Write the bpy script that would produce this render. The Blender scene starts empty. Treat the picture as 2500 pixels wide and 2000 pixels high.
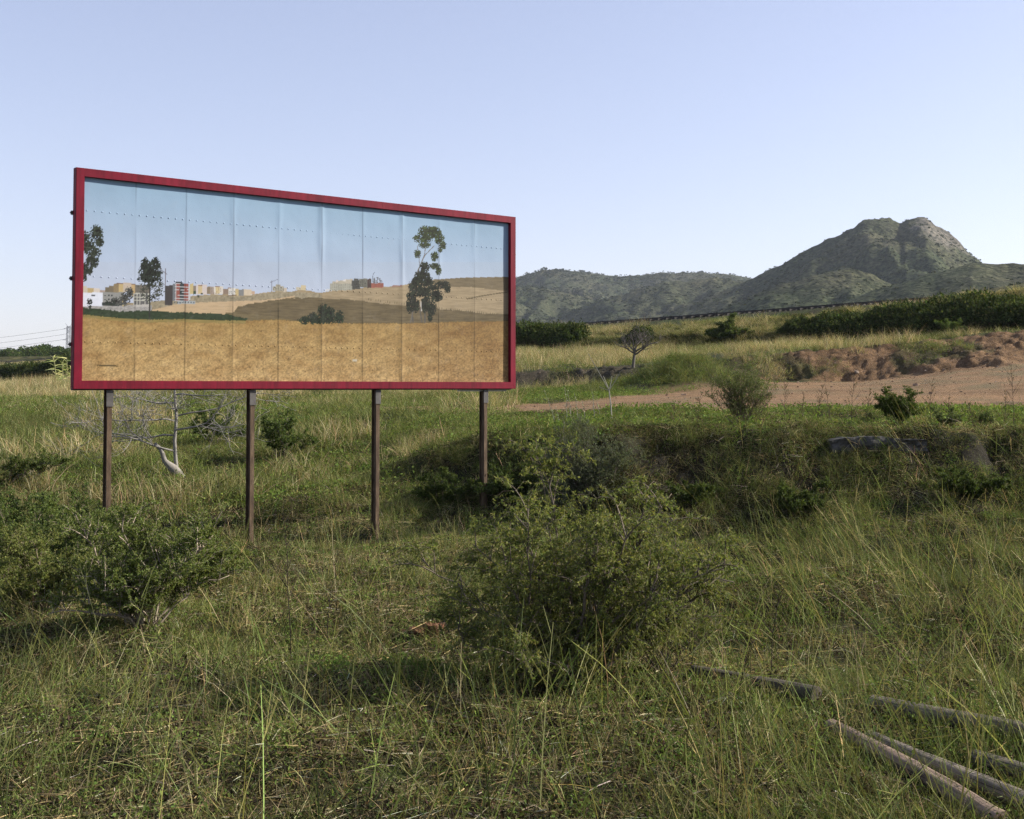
import bpy, math, random
import numpy as np
from mathutils import Vector

# ------------------------------------------------------------------ camera, sky, sun, exposure
scene = bpy.context.scene
col = scene.collection
FPX, HOR, PITCH, CAMZ = 2922.0, 946.0, math.radians(2.2), 2.55
CY = HOR - FPX * math.tan(PITCH)                      # principal point (photo pixels)
cam_d = bpy.data.cameras.new("camera")
cam = bpy.data.objects.new("camera", cam_d)
col.objects.link(cam)
cam_d.sensor_width = 36.0
cam_d.lens = 36.0 * FPX / 2500.0
cam_d.shift_y = -(1000.0 - CY) / 2500.0
cam_d.clip_start = 0.1
cam_d.clip_end = 20000.0
cam.location = (0, 0, CAMZ)
cam.rotation_euler = (math.pi / 2 + PITCH, 0, 0)
scene.camera = cam

SUN_AZ, SUN_EL = math.radians(98.0), math.radians(28.5)     # azimuth measured from -Y towards +X
SUN_DIR = Vector((math.sin(SUN_AZ) * math.cos(SUN_EL), -math.cos(SUN_AZ) * math.cos(SUN_EL), math.sin(SUN_EL)))
world = bpy.data.worlds.new("World")
scene.world = world
world.use_nodes = True
wn = world.node_tree
wn.nodes.clear()
wo = wn.nodes.new("ShaderNodeOutputWorld")
wb = wn.nodes.new("ShaderNodeBackground")
sky = wn.nodes.new("ShaderNodeTexSky")
sky.sky_type = 'NISHITA'
sky.sun_disc = False
sky.sun_elevation = SUN_EL
sky.sun_rotation = math.atan2(SUN_DIR.x, SUN_DIR.y)
sky.air_density = 1.0
sky.dust_density = 0.7
sky.ozone_density = 1.6
wb.inputs[1].default_value = 0.097
wmul = wn.nodes.new("ShaderNodeMix"); wmul.data_type = 'RGBA'; wmul.blend_type = 'MULTIPLY'
wmul.inputs[0].default_value = 1.0
wmul.inputs[7].default_value = (1.50, 1.41, 1.58, 1.0)          # colour cast of the film
whs = wn.nodes.new("ShaderNodeHueSaturation")
whs.inputs["Saturation"].default_value = 0.84
wn.links.new(sky.outputs[0], whs.inputs["Color"])
wga = wn.nodes.new("ShaderNodeGamma")                        # the film's soft response to the bright sky
wga.inputs["Gamma"].default_value = 0.72
wn.links.new(whs.outputs[0], wga.inputs["Color"])
wn.links.new(wga.outputs[0], wmul.inputs[6])
wn.links.new(wmul.outputs[2], wb.inputs[0])
wn.links.new(wb.outputs[0], wo.inputs[0])
sun_d = bpy.data.lights.new("sun", 'SUN')
sun_d.energy = 5.0
sun_d.angle = math.radians(0.53)
sun_d.color = (1.0, 0.93, 0.82)
sun = bpy.data.objects.new("sun", sun_d)
sun.rotation_euler = SUN_DIR.to_track_quat('Z', 'Y').to_euler()
sun.location = (30, 5, 20)
col.objects.link(sun)
scene.view_settings.view_transform = 'Standard'
scene.view_settings.look = 'None'
scene.view_settings.exposure = 1.0
scene.view_settings.gamma = 1.0
scene.view_settings.use_curve_mapping = False
scene.render.engine = 'CYCLES'
scene.cycles.use_denoising = True
scene.cycles.denoising_prefilter = 'NONE'
scene.cycles.max_bounces = 4
scene.cycles.diffuse_bounces = 2
scene.cycles.glossy_bounces = 2
scene.cycles.transmission_bounces = 4
scene.cycles.transparent_max_bounces = 4
scene.cycles.volume_bounces = 0
scene.cycles.adaptive_threshold = 0.02
scene.cycles.caustics_reflective = False
scene.cycles.caustics_refractive = False

rng = np.random.default_rng(7)
random.seed(7)

# ------------------------------------------------------------------ helpers
def ray_pt(px, py, D):
    """world point at depth Y = D seen at photo pixel (px, py): used to measure the photograph"""
    a = (px - 1250.0) / FPX
    b = (CY - py) / FPX
    dy = math.cos(PITCH) - b * math.sin(PITCH)
    dz = math.sin(PITCH) + b * math.cos(PITCH)
    s = D / dy
    return np.array([a * s, D, CAMZ + dz * s])

def zat(py, D):
    return ray_pt(1250, py, D)[2]

def _hash(ix, iy, seed):
    n = (ix.astype(np.int64) * 374761393 + iy.astype(np.int64) * 668265263 + seed * 1442695041) & 0x7fffffff
    n = ((n ^ (n >> 13)) * 1274126177) & 0x7fffffff
    n = (n ^ (n >> 16)) & 0xffff
    return n / 65535.0

def vnoise(x, y, seed=0):
    x = np.asarray(x, float); y = np.asarray(y, float)
    ix = np.floor(x); iy = np.floor(y)
    fx = x - ix; fy = y - iy
    ux = fx * fx * (3 - 2 * fx); uy = fy * fy * (3 - 2 * fy)
    a = _hash(ix, iy, seed); b = _hash(ix + 1, iy, seed)
    c = _hash(ix, iy + 1, seed); d = _hash(ix + 1, iy + 1, seed)
    return (a + (b - a) * ux) * (1 - uy) + (c + (d - c) * ux) * uy

def fbm(x, y, seed=0, octs=4, gain=0.5):
    s = 0; amp = 1; tot = 0
    for o in range(octs):
        s = s + amp * vnoise(np.asarray(x) * 2 ** o + 17.3 * o, np.asarray(y) * 2 ** o + 9.1 * o, seed + o)
        tot += amp; amp *= gain
    return s / tot

def sstep(a, b, x):
    t = np.clip((x - a) / (b - a), 0, 1)
    return t * t * (3 - 2 * t)

class Geo:
    """collects vertices, faces and per-vertex colours"""
    def __init__(self):
        self.v = []; self.q = []; self.t = []; self.c = []; self.n = 0
    def add(self, v, quads=None, tris=None, c=None):
        v = np.asarray(v, float).reshape(-1, 3)
        if quads is not None and len(quads): self.q.append(np.asarray(quads, int).reshape(-1, 4) + self.n)
        if tris is not None and len(tris): self.t.append(np.asarray(tris, int).reshape(-1, 3) + self.n)
        if c is None: c = np.tile([0.5, 0.5, 0.5], (len(v), 1))
        c = np.asarray(c, float)
        if c.ndim == 1: c = np.tile(c, (len(v), 1))
        self.v.append(v); self.c.append(c); self.n += len(v)
    def arrays(self):
        v = np.concatenate(self.v); c = np.concatenate(self.c)
        q = np.concatenate(self.q) if self.q else np.zeros((0, 4), int)
        t = np.concatenate(self.t) if self.t else np.zeros((0, 3), int)
        return v, q, t, c

def mesh_np(name, v, q, t, c=None, smooth=False):
    me = bpy.data.meshes.new(name)
    nq, nt = len(q), len(t)
    me.vertices.add(len(v))
    me.vertices.foreach_set("co", np.asarray(v, np.float32).ravel())
    me.loops.add(nq * 4 + nt * 3)
    me.loops.foreach_set("vertex_index", np.concatenate([np.asarray(q).ravel(), np.asarray(t).ravel()]).astype(np.int32))
    me.polygons.add(nq + nt)
    starts = np.concatenate([np.arange(nq) * 4, nq * 4 + np.arange(nt) * 3]).astype(np.int32)
    me.polygons.foreach_set("loop_start", starts)
    me.polygons.foreach_set("use_smooth", np.full(nq + nt, bool(smooth)))
    me.update(calc_edges=True)
    if c is not None:
        a = me.attributes.new("col", 'FLOAT_COLOR', 'POINT')
        a.data.foreach_set("color", np.c_[c, np.ones(len(c))].astype(np.float32).ravel())
    return me

def link(name, me, mat, parent=None, loc=None):
    o = bpy.data.objects.new(name, me)
    if mat is not None and me is not None and not me.materials:
        me.materials.append(mat)
    col.objects.link(o)
    if parent is not None: o.parent = parent
    if loc is not None: o.location = loc
    return o

def build(g, name, mat, parent=None, loc=None, smooth=False):
    v, q, t, c = g.arrays()
    return link(name, mesh_np(name, v, q, t, c, smooth), mat, parent, loc)

def empty(name, loc):
    o = bpy.data.objects.new(name, None)
    o.empty_display_size = 0.2
    o.location = loc
    col.objects.link(o)
    return o

def tag(o, label, cat=None, group=None, kind=None):
    o["label"] = label
    if cat: o["category"] = cat
    if group: o["group"] = group
    if kind: o["kind"] = kind
    return o

def unit(a):
    return a / (np.linalg.norm(a, axis=-1, keepdims=True) + 1e-9)

def tube(g, pts, rad, sides=5, c=(0.2, 0.15, 0.1), cap=True):
    pts = np.asarray(pts, float); n = len(pts)
    rad = np.broadcast_to(np.asarray(rad, float), (n,))
    tang = unit(np.gradient(pts, axis=0))
    up = np.array([0.31, 0.17, 0.93])
    s1 = unit(np.cross(tang, np.where(np.abs(tang @ up)[:, None] > 0.95, np.array([1.0, 0, 0]), up)))
    s2 = np.cross(tang, s1)
    ang = np.arange(sides) * 2 * np.pi / sides
    v = pts[:, None, :] + rad[:, None, None] * (np.cos(ang)[None, :, None] * s1[:, None, :] + np.sin(ang)[None, :, None] * s2[:, None, :])
    i = np.arange(n - 1)[:, None] * sides; j = np.arange(sides)[None, :]; k = (j + 1) % sides
    q = np.stack([i + j, i + k, i + k + sides, i + j + sides], -1).reshape(-1, 4)
    v = v.reshape(-1, 3); tr = []
    if cap:
        v = np.vstack([v, pts[0], pts[-1]])
        for a in range(sides):
            b = (a + 1) % sides
            tr.append([n * sides, b, a]); tr.append([n * sides + 1, (n - 1) * sides + a, (n - 1) * sides + b])
    g.add(v, q, tr, c)

def box(g, c0, c1, color=(0.5, 0.5, 0.5), M=None):
    x0, y0, z0 = c0; x1, y1, z1 = c1
    v = np.array([[x0, y0, z0], [x1, y0, z0], [x1, y1, z0], [x0, y1, z0], [x0, y0, z1], [x1, y0, z1], [x1, y1, z1], [x0, y1, z1]], float)
    if M is not None: v = M(v)
    g.add(v, [[0, 3, 2, 1], [4, 5, 6, 7], [0, 1, 5, 4], [1, 2, 6, 5], [2, 3, 7, 6], [3, 0, 4, 7]], None, color)

def blades(g, base, dirs, length, width, droop, colr, rows=3, tipw=0.12, r=rng, tipcol=None):
    """tapered strips: base (n,3), dirs (n,3) unit, droop = sag of the tip relative to length"""
    n = len(base)
    length = np.broadcast_to(length, (n,)); width = np.broadcast_to(width, (n,)); droop = np.broadcast_to(droop, (n,))
    side = unit(np.cross(dirs, r.normal(size=(n, 3))))
    hor = unit(dirs * np.array([1, 1, 0]) + r.normal(size=(n, 3)) * np.array([0.2, 0.2, 0]))
    V = []
    for k in range(rows):
        t = k / (rows - 1)
        p = base + dirs * (length * t)[:, None] + hor * (length * droop * t * t * 0.8)[:, None]
        p[:, 2] -= length * droop * t * t * 0.55
        w = width * (1 - (1 - tipw) * t ** 1.5) * 0.5
        V += [p - side * w[:, None], p + side * w[:, None]]
    V = np.stack(V, 1)                       # n, 2*rows, 3
    off = (np.arange(n) * 2 * rows)[:, None, None]
    qq = np.array([[2 * k, 2 * k + 1, 2 * k + 3, 2 * k + 2] for k in range(rows - 1)])[None]
    cc = np.repeat(np.asarray(colr).reshape(-1, 1, 3) * np.ones((n, 1, 1)), 2 * rows, 1)
    g.add(V.reshape(-1, 3), (off + qq).reshape(-1, 4), None, cc.reshape(-1, 3))

def leaves(g, base, dirs, length, width, colr, r=rng):
    """one pointed quad per leaf, slightly folded"""
    n = len(base)
    length = np.broadcast_to(length, (n,))[:, None]; width = np.broadcast_to(width, (n,))[:, None]
    side = unit(np.cross(dirs, r.normal(size=(n, 3))))
    nor = np.cross(dirs, side)
    mid = base + dirs * length * 0.5 + nor * width * 0.15
    V = np.stack([base, mid + side * width * 0.5, base + dirs * length, mid - side * width * 0.5], 1)
    Q = np.arange(n * 4).reshape(-1, 4)
    cc = np.repeat(np.asarray(colr).reshape(-1, 1, 3) * np.ones((n, 1, 1)), 4, 1)
    g.add(V.reshape(-1, 3), Q, None, cc.reshape(-1, 3))

def rand_dirs(n, r=rng, zmin=-1.0):
    z = r.uniform(zmin, 1, n); a = r.uniform(0, 2 * np.pi, n); s = np.sqrt(1 - z * z)
    return np.c_[s * np.cos(a), s * np.sin(a), z]

def tint(n, base, var=0.25, r=rng):
    """albedo jitter: brightness and a little hue, one value per piece"""
    b = np.asarray(base, float)
    if b.ndim == 1: b = np.tile(b, (n, 1))
    return np.clip(b * np.exp(r.normal(0, var, (n, 1))) * np.exp(r.normal(0, var * 0.35, (n, 3))), 0.003, 0.9)

def pick(n, cols, wts, var=0.22, r=rng):
    w = np.array(wts, float); w /= w.sum()
    return tint(n, np.array(cols)[r.choice(len(cols), n, p=w)], var, r)

# ------------------------------------------------------------------ materials
def nt(name):
    m = bpy.data.materials.new(name)
    m.use_nodes = True
    t = m.node_tree
    t.nodes.clear()
    out = t.nodes.new("ShaderNodeOutputMaterial")
    return m, t, out

def N(t, typ, **kw):
    n = t.nodes.new(typ)
    for k, v in kw.items():
        if k.startswith("i_"):
            key = k[2:]
            n.inputs[int(key) if key.isdigit() else key].default_value = v
        else:
            setattr(n, k, v)
    return n

def mix_rgb(t, fac, a, b, mode='MIX'):
    n = t.nodes.new("ShaderNodeMix"); n.data_type = 'RGBA'; n.blend_type = mode
    for sock, val in ((n.inputs[0], fac), (n.inputs[6], a), (n.inputs[7], b)):
        if hasattr(val, "is_output"): t.links.new(val, sock)
        else:
            sock.default_value = val if not isinstance(val, (tuple, list)) or len(val) == 4 else (*val, 1)
    return n.outputs[2]

def noise_tex(t, scale, detail=4, rough=0.55, coord=None, dist=0.0):
    n = t.nodes.new("ShaderNodeTexNoise")
    n.inputs["Scale"].default_value = scale; n.inputs["Detail"].default_value = detail
    n.inputs["Roughness"].default_value = rough; n.inputs["Distortion"].default_value = dist
    if coord is not None: t.links.new(coord, n.inputs["Vector"])
    return n.outputs["Fac"]

def ramp(t, fac, stops):
    n = t.nodes.new("ShaderNodeValToRGB")
    e = n.color_ramp.elements
    while len(e) < len(stops): e.new(0.5)
    for el, (p, c) in zip(e, stops):
        el.position = p; el.color = (*c, 1) if len(c) == 3 else c
    t.links.new(fac, n.inputs[0])
    return n.outputs[0]

def bump(t, h, strength=0.4, dist=0.02):
    n = t.nodes.new("ShaderNodeBump")
    n.inputs["Strength"].default_value = strength; n.inputs["Distance"].default_value = dist
    t.links.new(h, n.inputs["Height"])
    return n.outputs[0]

def foliage_mat(name, trans=0.3, rough=0.5, spec=0.25, level=0.74):
    """leaf albedo from the 'col' attribute, an instance's own 'tone', part of the light passing through"""
    m, t, out = nt(name)
    at = N(t, "ShaderNodeAttribute", attribute_name="col")
    tn = N(t, "ShaderNodeAttribute", attribute_name="tone", attribute_type='INSTANCER')
    hs = N(t, "ShaderNodeHueSaturation")
    ad = N(t, "ShaderNodeMath", operation='MULTIPLY_ADD', i_1=level, i_2=level)
    t.links.new(tn.outputs["Fac"], ad.inputs[0])
    t.links.new(ad.outputs[0], hs.inputs["Value"])
    t.links.new(at.outputs["Color"], hs.inputs["Color"])
    p = N(t, "ShaderNodeBsdfPrincipled")
    p.inputs["Roughness"].default_value = rough
    p.inputs["Specular IOR Level"].default_value = spec
    t.links.new(hs.outputs[0], p.inputs["Base Color"])
    tr = N(t, "ShaderNodeBsdfTranslucent")
    t.links.new(mix_rgb(t, 1.0, hs.outputs[0], (1.15, 1.15, 0.7), 'MULTIPLY'), tr.inputs["Color"])
    mx = N(t, "ShaderNodeMixShader", i_0=trans)
    t.links.new(p.outputs[0], mx.inputs[1]); t.links.new(tr.outputs[0], mx.inputs[2])
    t.links.new(mx.outputs[0], out.inputs[0])
    return m

def attr_mat(name, rough=0.8, spec=0.2, nscale=30.0, namp=0.35, bmp=0.3, bdist=0.005):
    """colour from 'col' broken up by fine noise"""
    m, t, out = nt(name)
    at = N(t, "ShaderNodeAttribute", attribute_name="col")
    tc = N(t, "ShaderNodeTexCoord")
    nz = noise_tex(t, nscale, 5, 0.6, tc.outputs["Object"])
    c = mix_rgb(t, 1.0, at.outputs["Color"], ramp(t, nz, [(0.25, ((1 - namp) * 0.76,) * 3), (0.75, ((1 + namp) * 0.76,) * 3)]), 'MULTIPLY')
    p = N(t, "ShaderNodeBsdfPrincipled")
    p.inputs["Roughness"].default_value = rough
    p.inputs["Specular IOR Level"].default_value = spec
    t.links.new(c, p.inputs["Base Color"])
    t.links.new(bump(t, nz, bmp, bdist), p.inputs["Normal"])
    t.links.new(p.outputs[0], out.inputs[0])
    return m

MAT = {}
MAT['grass'] = foliage_mat("grass_blades", 0.30, 0.7, 0.03, 1.34)
MAT['leaf'] = foliage_mat("shrub_leaves", 0.38, 0.55, 0.08, 1.05)
MAT['pine'] = foliage_mat("pine_needles", 0.15, 0.7, 0.05, 0.8)
MAT['bark'] = attr_mat("bark", 0.9, 0.1, 60, 0.4, 0.5, 0.004)
MAT['stalk'] = attr_mat("dry_stalk", 0.85, 0.15, 90, 0.25, 0.2, 0.002)

# ------------------------------------------------------------------ terrain
S_COL = np.array([-900, 0, 300, 615, 920, 1050, 1200, 1500, 1800, 2100, 2300, 2500, 3400], float)
#            foot        lip          dirt edge     cut base     cut top      hedge base     rail
TAB = np.array([
    [24.0, 0.10, 32.0, 0.80, 50.0, 1.90, 62.0, 2.40, 66.0, 2.60, 150., 3.80, 400.],
    [21.0, 0.05, 28.0, 0.70, 45.0, 1.90, 56.0, 2.20, 60.0, 2.40, 112., 2.90, 234.],
    [20.5, 0.00, 27.5, 0.75, 42.0, 1.90, 52.0, 2.20, 55.0, 2.60, 100., 3.60, 179.],
    [20.0, 0.00, 27.0, 0.60, 39.0, 1.88, 50.0, 2.20, 51.5, 2.90, 93.0, 4.60, 143.7],
    [20.7, 0.00, 26.0, 0.75, 36.5, 1.85, 50.0, 2.30, 51.5, 3.00, 88.0, 4.90, 120.6],
    [20.8, 0.00, 25.0, 1.15, 35.0, 1.85, 50.5, 2.40, 52.0, 3.10, 85.0, 5.10, 112.8],
    [20.3, 0.00, 24.4, 1.45, 33.5, 1.88, 51.0, 2.45, 52.0, 3.15, 81.0, 5.25, 105.0],
    [18.5, 0.00, 23.0, 1.60, 30.5, 1.92, 51.0, 2.60, 52.3, 3.35, 74.0, 4.95, 91.1],
    [17.3, 0.00, 22.3, 1.70, 30.0, 1.95, 50.5, 2.80, 52.3, 3.80, 68.0, 5.0, 80.3],
    [17.0, 0.00, 22.0, 1.74, 30.0, 1.96, 50.0, 2.90, 53.0, 4.35, 63.0, 5.05, 71.7],
    [16.8, 0.00, 22.0, 1.74, 30.0, 1.97, 50.0, 3.26, 53.5, 4.73, 60.0, 5.25, 67.0],
    [16.5, 0.00, 21.8, 1.74, 30.0, 1.97, 49.0, 3.50, 53.0, 5.10, 57.0, 5.40, 62.8],
    [15.0, 0.10, 21.0, 1.80, 29.0, 2.00, 40.0, 3.50, 42.0, 4.60, 44.5, 5.70, 49.1]])
RAILZ = 7.45

def s_of(X, Y):
    return np.clip(1250 + FPX * X / np.maximum(Y, 5.0), -900, 3400)

def prof(X, Y):
    """depth and height of each break line, in the direction of every point"""
    s = s_of(X, Y)
    c = [np.interp(s, S_COL, TAB[:, k]) for k in range(13)]
    lipn = (fbm(X * 0.35, s * 0.004, 61, 3) - 0.5) * 3.0 * sstep(900, 1250, s) * (1 - np.exp(-((s - 2130) / 190) ** 2))
    cutn = (fbm(X * 0.16, np.zeros_like(X), 62, 5, 0.55) - 0.5) * 4.5 * sstep(900, 1500, s)
    slump = sstep(0.42, 0.68, fbm(X * 0.22 + 3.0, np.zeros_like(X), 63, 3)) * sstep(1500, 1900, s)
    c[2] = c[2] + lipn * 0.8
    c[6] = c[6] + cutn - slump * 2.2
    c[8] = c[8] + cutn * 0.8 + slump * 0.6
    return s, c

def height(X, Y, fine=True):
    X = np.asarray(X, float); Y = np.asarray(Y, float)
    s, c = prof(X, Y)
    z = 0.9 * (1 - sstep(1.5, 6.0, Y))
    def seg(D0, z0, D1, z1, pw=1.0):
        t = np.clip((Y - D0) / (D1 - D0), 0, 1)
        return (z1 - z0) * t ** pw
    z = z + seg(6.0, 0.0, c[0], c[1])
    bankp = 1.0 + 1.35 * sstep(900, 1250, s)
    z = z + seg(c[0], c[1], c[2], c[3], bankp)
    z = z + seg(c[2], c[3], c[4], c[5])
    z = z + seg(c[4], c[5], c[6], c[7])
    z = z + seg(c[6], c[7], c[8], c[9], 0.8)
    z = z + seg(c[8], c[9], c[10], c[11])
    z = z + seg(c[10], c[11], c[10] + 0.9, c[11] + 0.5, 0.8)
    z = z + seg(c[10] + 0.9, c[11] + 0.5, c[12] - 2.2, RAILZ - 0.12)
    z = z + seg(c[12] + 2.2, RAILZ - 0.12, c[12] + 9.0, 6.0)
    z = z + seg(700.0, 6.0, 6000.0, 2.0)
    # grassy hump below the small bare tree, low swells elsewhere
    hx, hy = ray_pt(1655, 930, 46.5)[:2]
    z = z + (0.8 + 0.9 * (fbm(X * 0.6, Y * 0.6, 65, 3) - 0.5)) * np.exp(-((X - hx) / 2.4) ** 2 - ((Y - hy) / 2.2) ** 2)
    # scooped hollow under the concrete slab
    cx, cy = ray_pt(2080, 1200, 20.6)[:2]
    z = z - 0.22 * np.exp(-((X - cx) / 1.5) ** 2 - ((Y - cy) / 1.0) ** 2)
    z = z + (fbm(X * 0.25, Y * 0.25, 5, 3) - 0.5) * 0.25 * sstep(3, 9, Y) * (1 - sstep(55, 90, Y))
    if fine:
        onbank = sstep(0, 0.3, (Y - c[0]) / (c[2] - c[0])) * (1 - sstep(1.0, 1.12, (Y - c[0]) / (c[2] - c[0]))) * sstep(850, 1150, s)
        oncut = sstep(-1.2, 0.2, Y - c[6]) * (1 - sstep(0.0, 1.5, Y - c[8])) * sstep(1100, 1350, s)
        z = z + (fbm(X * 1.6, Y * 1.6, 8, 4, 0.6) - 0.5) * (0.07 + 0.42 * onbank + 0.40 * oncut) * (1 - sstep(60, 110, Y))
        rid = 1 - np.abs(fbm(X * 2.6 + Y * 0.4, Y * 1.2, 9, 4, 0.62) - 0.5) * 2
        z = z + (rid - 0.75) * 0.14 * oncut + (fbm(X * 4.0, Y * 4.0, 10, 3, 0.6) - 0.5) * 0.18 * oncut
        z = z + (fbm(X * 0.75, Y * 0.75, 12, 3) - 0.5) * 0.42 * sstep(6.0, 8.0, Y) * (1 - sstep(26, 32, Y)) * (1 - onbank)
    return z

def dirt_mask(X, Y):
    s, c = prof(X, Y)
    near = np.interp(s, [-900, 0, 300, 780, 1000, 1200, 1450, 1600, 1800, 3400], [56, 50.5, 46.5, 37.6, 35.0, 33.0, 30.6, 30, 29.8, 29.5])
    wid = np.interp(s, [-900, 0, 300, 780, 1000, 1200, 1450, 1600, 1800, 2000, 3400], [1.0, 1.0, 0.6, 3.0, 2.6, 3.6, 8.5, 13.5, 18, 21, 24])
    n = (fbm(X * 0.8, Y * 0.8, 21, 4) - 0.5)
    m = sstep(-0.35, 0.35, Y - near + n * 2.2) * (1 - sstep(-0.5, 0.5, Y - near - wid + n * 3.0))
    hx, hy = ray_pt(1660, 930, 46.5)[:2]
    m = m * (1 - np.exp(-(((X - hx) / 2.9) ** 2 + ((Y - hy) / 3.2) ** 2) ** 2))
    return m * (1 - 0.9 * sstep(0, 0.6, Y - c[6] - 0.6))

def bare_mask(X, Y):
    """raw earth on the cut bank and on the steep upper part of the near bank"""
    s, c = prof(X, Y)
    cut = sstep(-0.9, 0.1, Y - c[6]) * (1 - sstep(-0.1, 0.7, Y - c[8])) * sstep(1000, 1250, s)
    cut = cut * (1 - 0.9 * np.exp(-((s - 1655) / 95.0) ** 2))
    cut = cut * (1 - 0.7 * sstep(0.60, 0.70, fbm(X * 0.5, Y * 0.5, 64, 3)))
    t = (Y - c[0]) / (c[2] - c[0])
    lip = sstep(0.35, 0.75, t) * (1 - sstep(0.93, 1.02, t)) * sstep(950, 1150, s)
    return cut, lip

def terrain():
    fine = np.arange(-300, 2801, 6.5)
    left = -300 - 6 * (1.35 ** np.arange(1, 28)); left = left[left > -60000][::-1]
    right = 2800 + 6 * (1.35 ** np.arange(1, 28))
    A = (np.concatenate([left, fine, right]) - 1250) / FPX
    D = np.concatenate([np.linspace(-2.5, 5.5, 12), np.geomspace(6, 16.9, 60), np.linspace(17, 25, 76), np.geomspace(25.15, 46.2, 46), np.linspace(46.4, 57, 100), np.geomspace(57.4, 120, 70), np.geomspace(122, 9000, 60)])
    AA, DD = np.meshgrid(A, D)
    off = np.where(DD < 6, 3.0 * (1 - sstep(-2, 6, DD)), 0)
    X = AA * (DD + off); Y = DD
    Z = height(X, Y)
    v = np.stack([X, Y, Z], -1).reshape(-1, 3)
    nr, nc = X.shape
    i = (np.arange(nr - 1)[:, None] * nc + np.arange(nc - 1)[None, :])
    q = np.stack([i, i + 1, i + nc + 1, i + nc], -1).reshape(-1, 4)
    me = mesh_np("ground", v, q, np.zeros((0, 3), int), None, True)
    d = dirt_mask(X, Y).ravel()
    cut, lip = bare_mask(X, Y)
    s = s_of(X, Y)
    red = sstep(1550, 2000, s).ravel()
    for nm, arr in (("dirt", d), ("cut", cut.ravel()), ("lip", lip.ravel()), ("red", red)):
        a = me.attributes.new(nm, 'FLOAT', 'POINT')
        a.data.foreach_set("value", arr.astype(np.float32))
    m, t, out = nt("ground_soil")
    tc = N(t, "ShaderNodeTexCoord").outputs["Object"]
    A_ = lambda nm: N(t, "ShaderNodeAttribute", attribute_name=nm).outputs["Fac"]
    n1 = noise_tex(t, 0.9, 6, 0.6, tc); n2 = noise_tex(t, 9.0, 6, 0.65, tc); n3 = noise_tex(t, 60.0, 3, 0.6, tc)
    base = ramp(t, n2, [(0.25, (0.022, 0.022, 0.011)), (0.5, (0.048, 0.046, 0.021)), (0.75, (0.11, 0.095, 0.05))])
    base = mix_rgb(t, ramp(t, n1, [(0.42, (0, 0, 0)), (0.62, (1, 1, 1))]), base, ramp(t, n2, [(0.3, (0.028, 0.042, 0.011)), (0.7, (0.065, 0.088, 0.024))]))
    mpd = N(t, "ShaderNodeMapping"); mpd.inputs["Scale"].default_value = (0.12, 1.1, 1.0); mpd.inputs["Rotation"].default_value = (0, 0, 0.15); t.links.new(tc, mpd.inputs[0])
    ruts = noise_tex(t, 1.0, 5, 0.6, mpd.outputs[0])
    dirt = ramp(t, n2, [(0.2, (0.205, 0.122, 0.064)), (0.5, (0.285, 0.178, 0.096)), (0.8, (0.355, 0.238, 0.14))])
    dirt = mix_rgb(t, 1.0, dirt, ramp(t, ruts, [(0.32, (0.62, 0.62, 0.60)), (0.5, (1.0, 1.0, 1.0)), (0.68, (1.18, 1.16, 1.14))]), 'MULTIPLY')
    dirt = mix_rgb(t, ramp(t, noise_tex(t, 0.5, 5, 0.6, tc), [(0.50, (0, 0, 0)), (0.66, (0.65, 0.65, 0.65))]), dirt, (0.17, 0.155, 0.085))
    cutc = mix_rgb(t, A_("red"), ramp(t, n2, [(0.2, (0.05, 0.043, 0.03)), (0.8, (0.11, 0.092, 0.065))]),
                   ramp(t, noise_tex(t, 2.2, 6, 0.65, tc), [(0.3, (0.10, 0.065, 0.036)), (0.52, (0.205, 0.125, 0.066)), (0.74, (0.33, 0.205, 0.115))]))
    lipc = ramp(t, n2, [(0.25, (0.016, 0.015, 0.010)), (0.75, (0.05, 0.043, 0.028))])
    c = mix_rgb(t, A_("dirt"), base, dirt)
    c = mix_rgb(t, A_("cut"), c, cutc)
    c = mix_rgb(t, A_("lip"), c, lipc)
    c = mix_rgb(t, 1.0, c, ramp(t, n3, [(0.3, (0.54,) * 3), (0.7, (0.94,) * 3)]), 'MULTIPLY')
    p = N(t, "ShaderNodeBsdfPrincipled"); p.inputs["Roughness"].default_value = 0.95
    p.inputs["Specular IOR Level"].default_value = 0.1
    t.links.new(c, p.inputs["Base Color"])
    hb = N(t, "ShaderNodeMath", operation='MULTIPLY_ADD', i_1=0.35); t.links.new(n3, hb.inputs[0]); t.links.new(n2, hb.inputs[2])
    t.links.new(bump(t, hb.outputs[0], 0.9, 0.10), p.inputs["Normal"])
    t.links.new(p.outputs[0], out.inputs[0])
    o = link("ground", me, m)
    tag(o, "rough grassy ground with red dirt track, eroded banks and rail embankment", kind="structure")

terrain()

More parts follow.
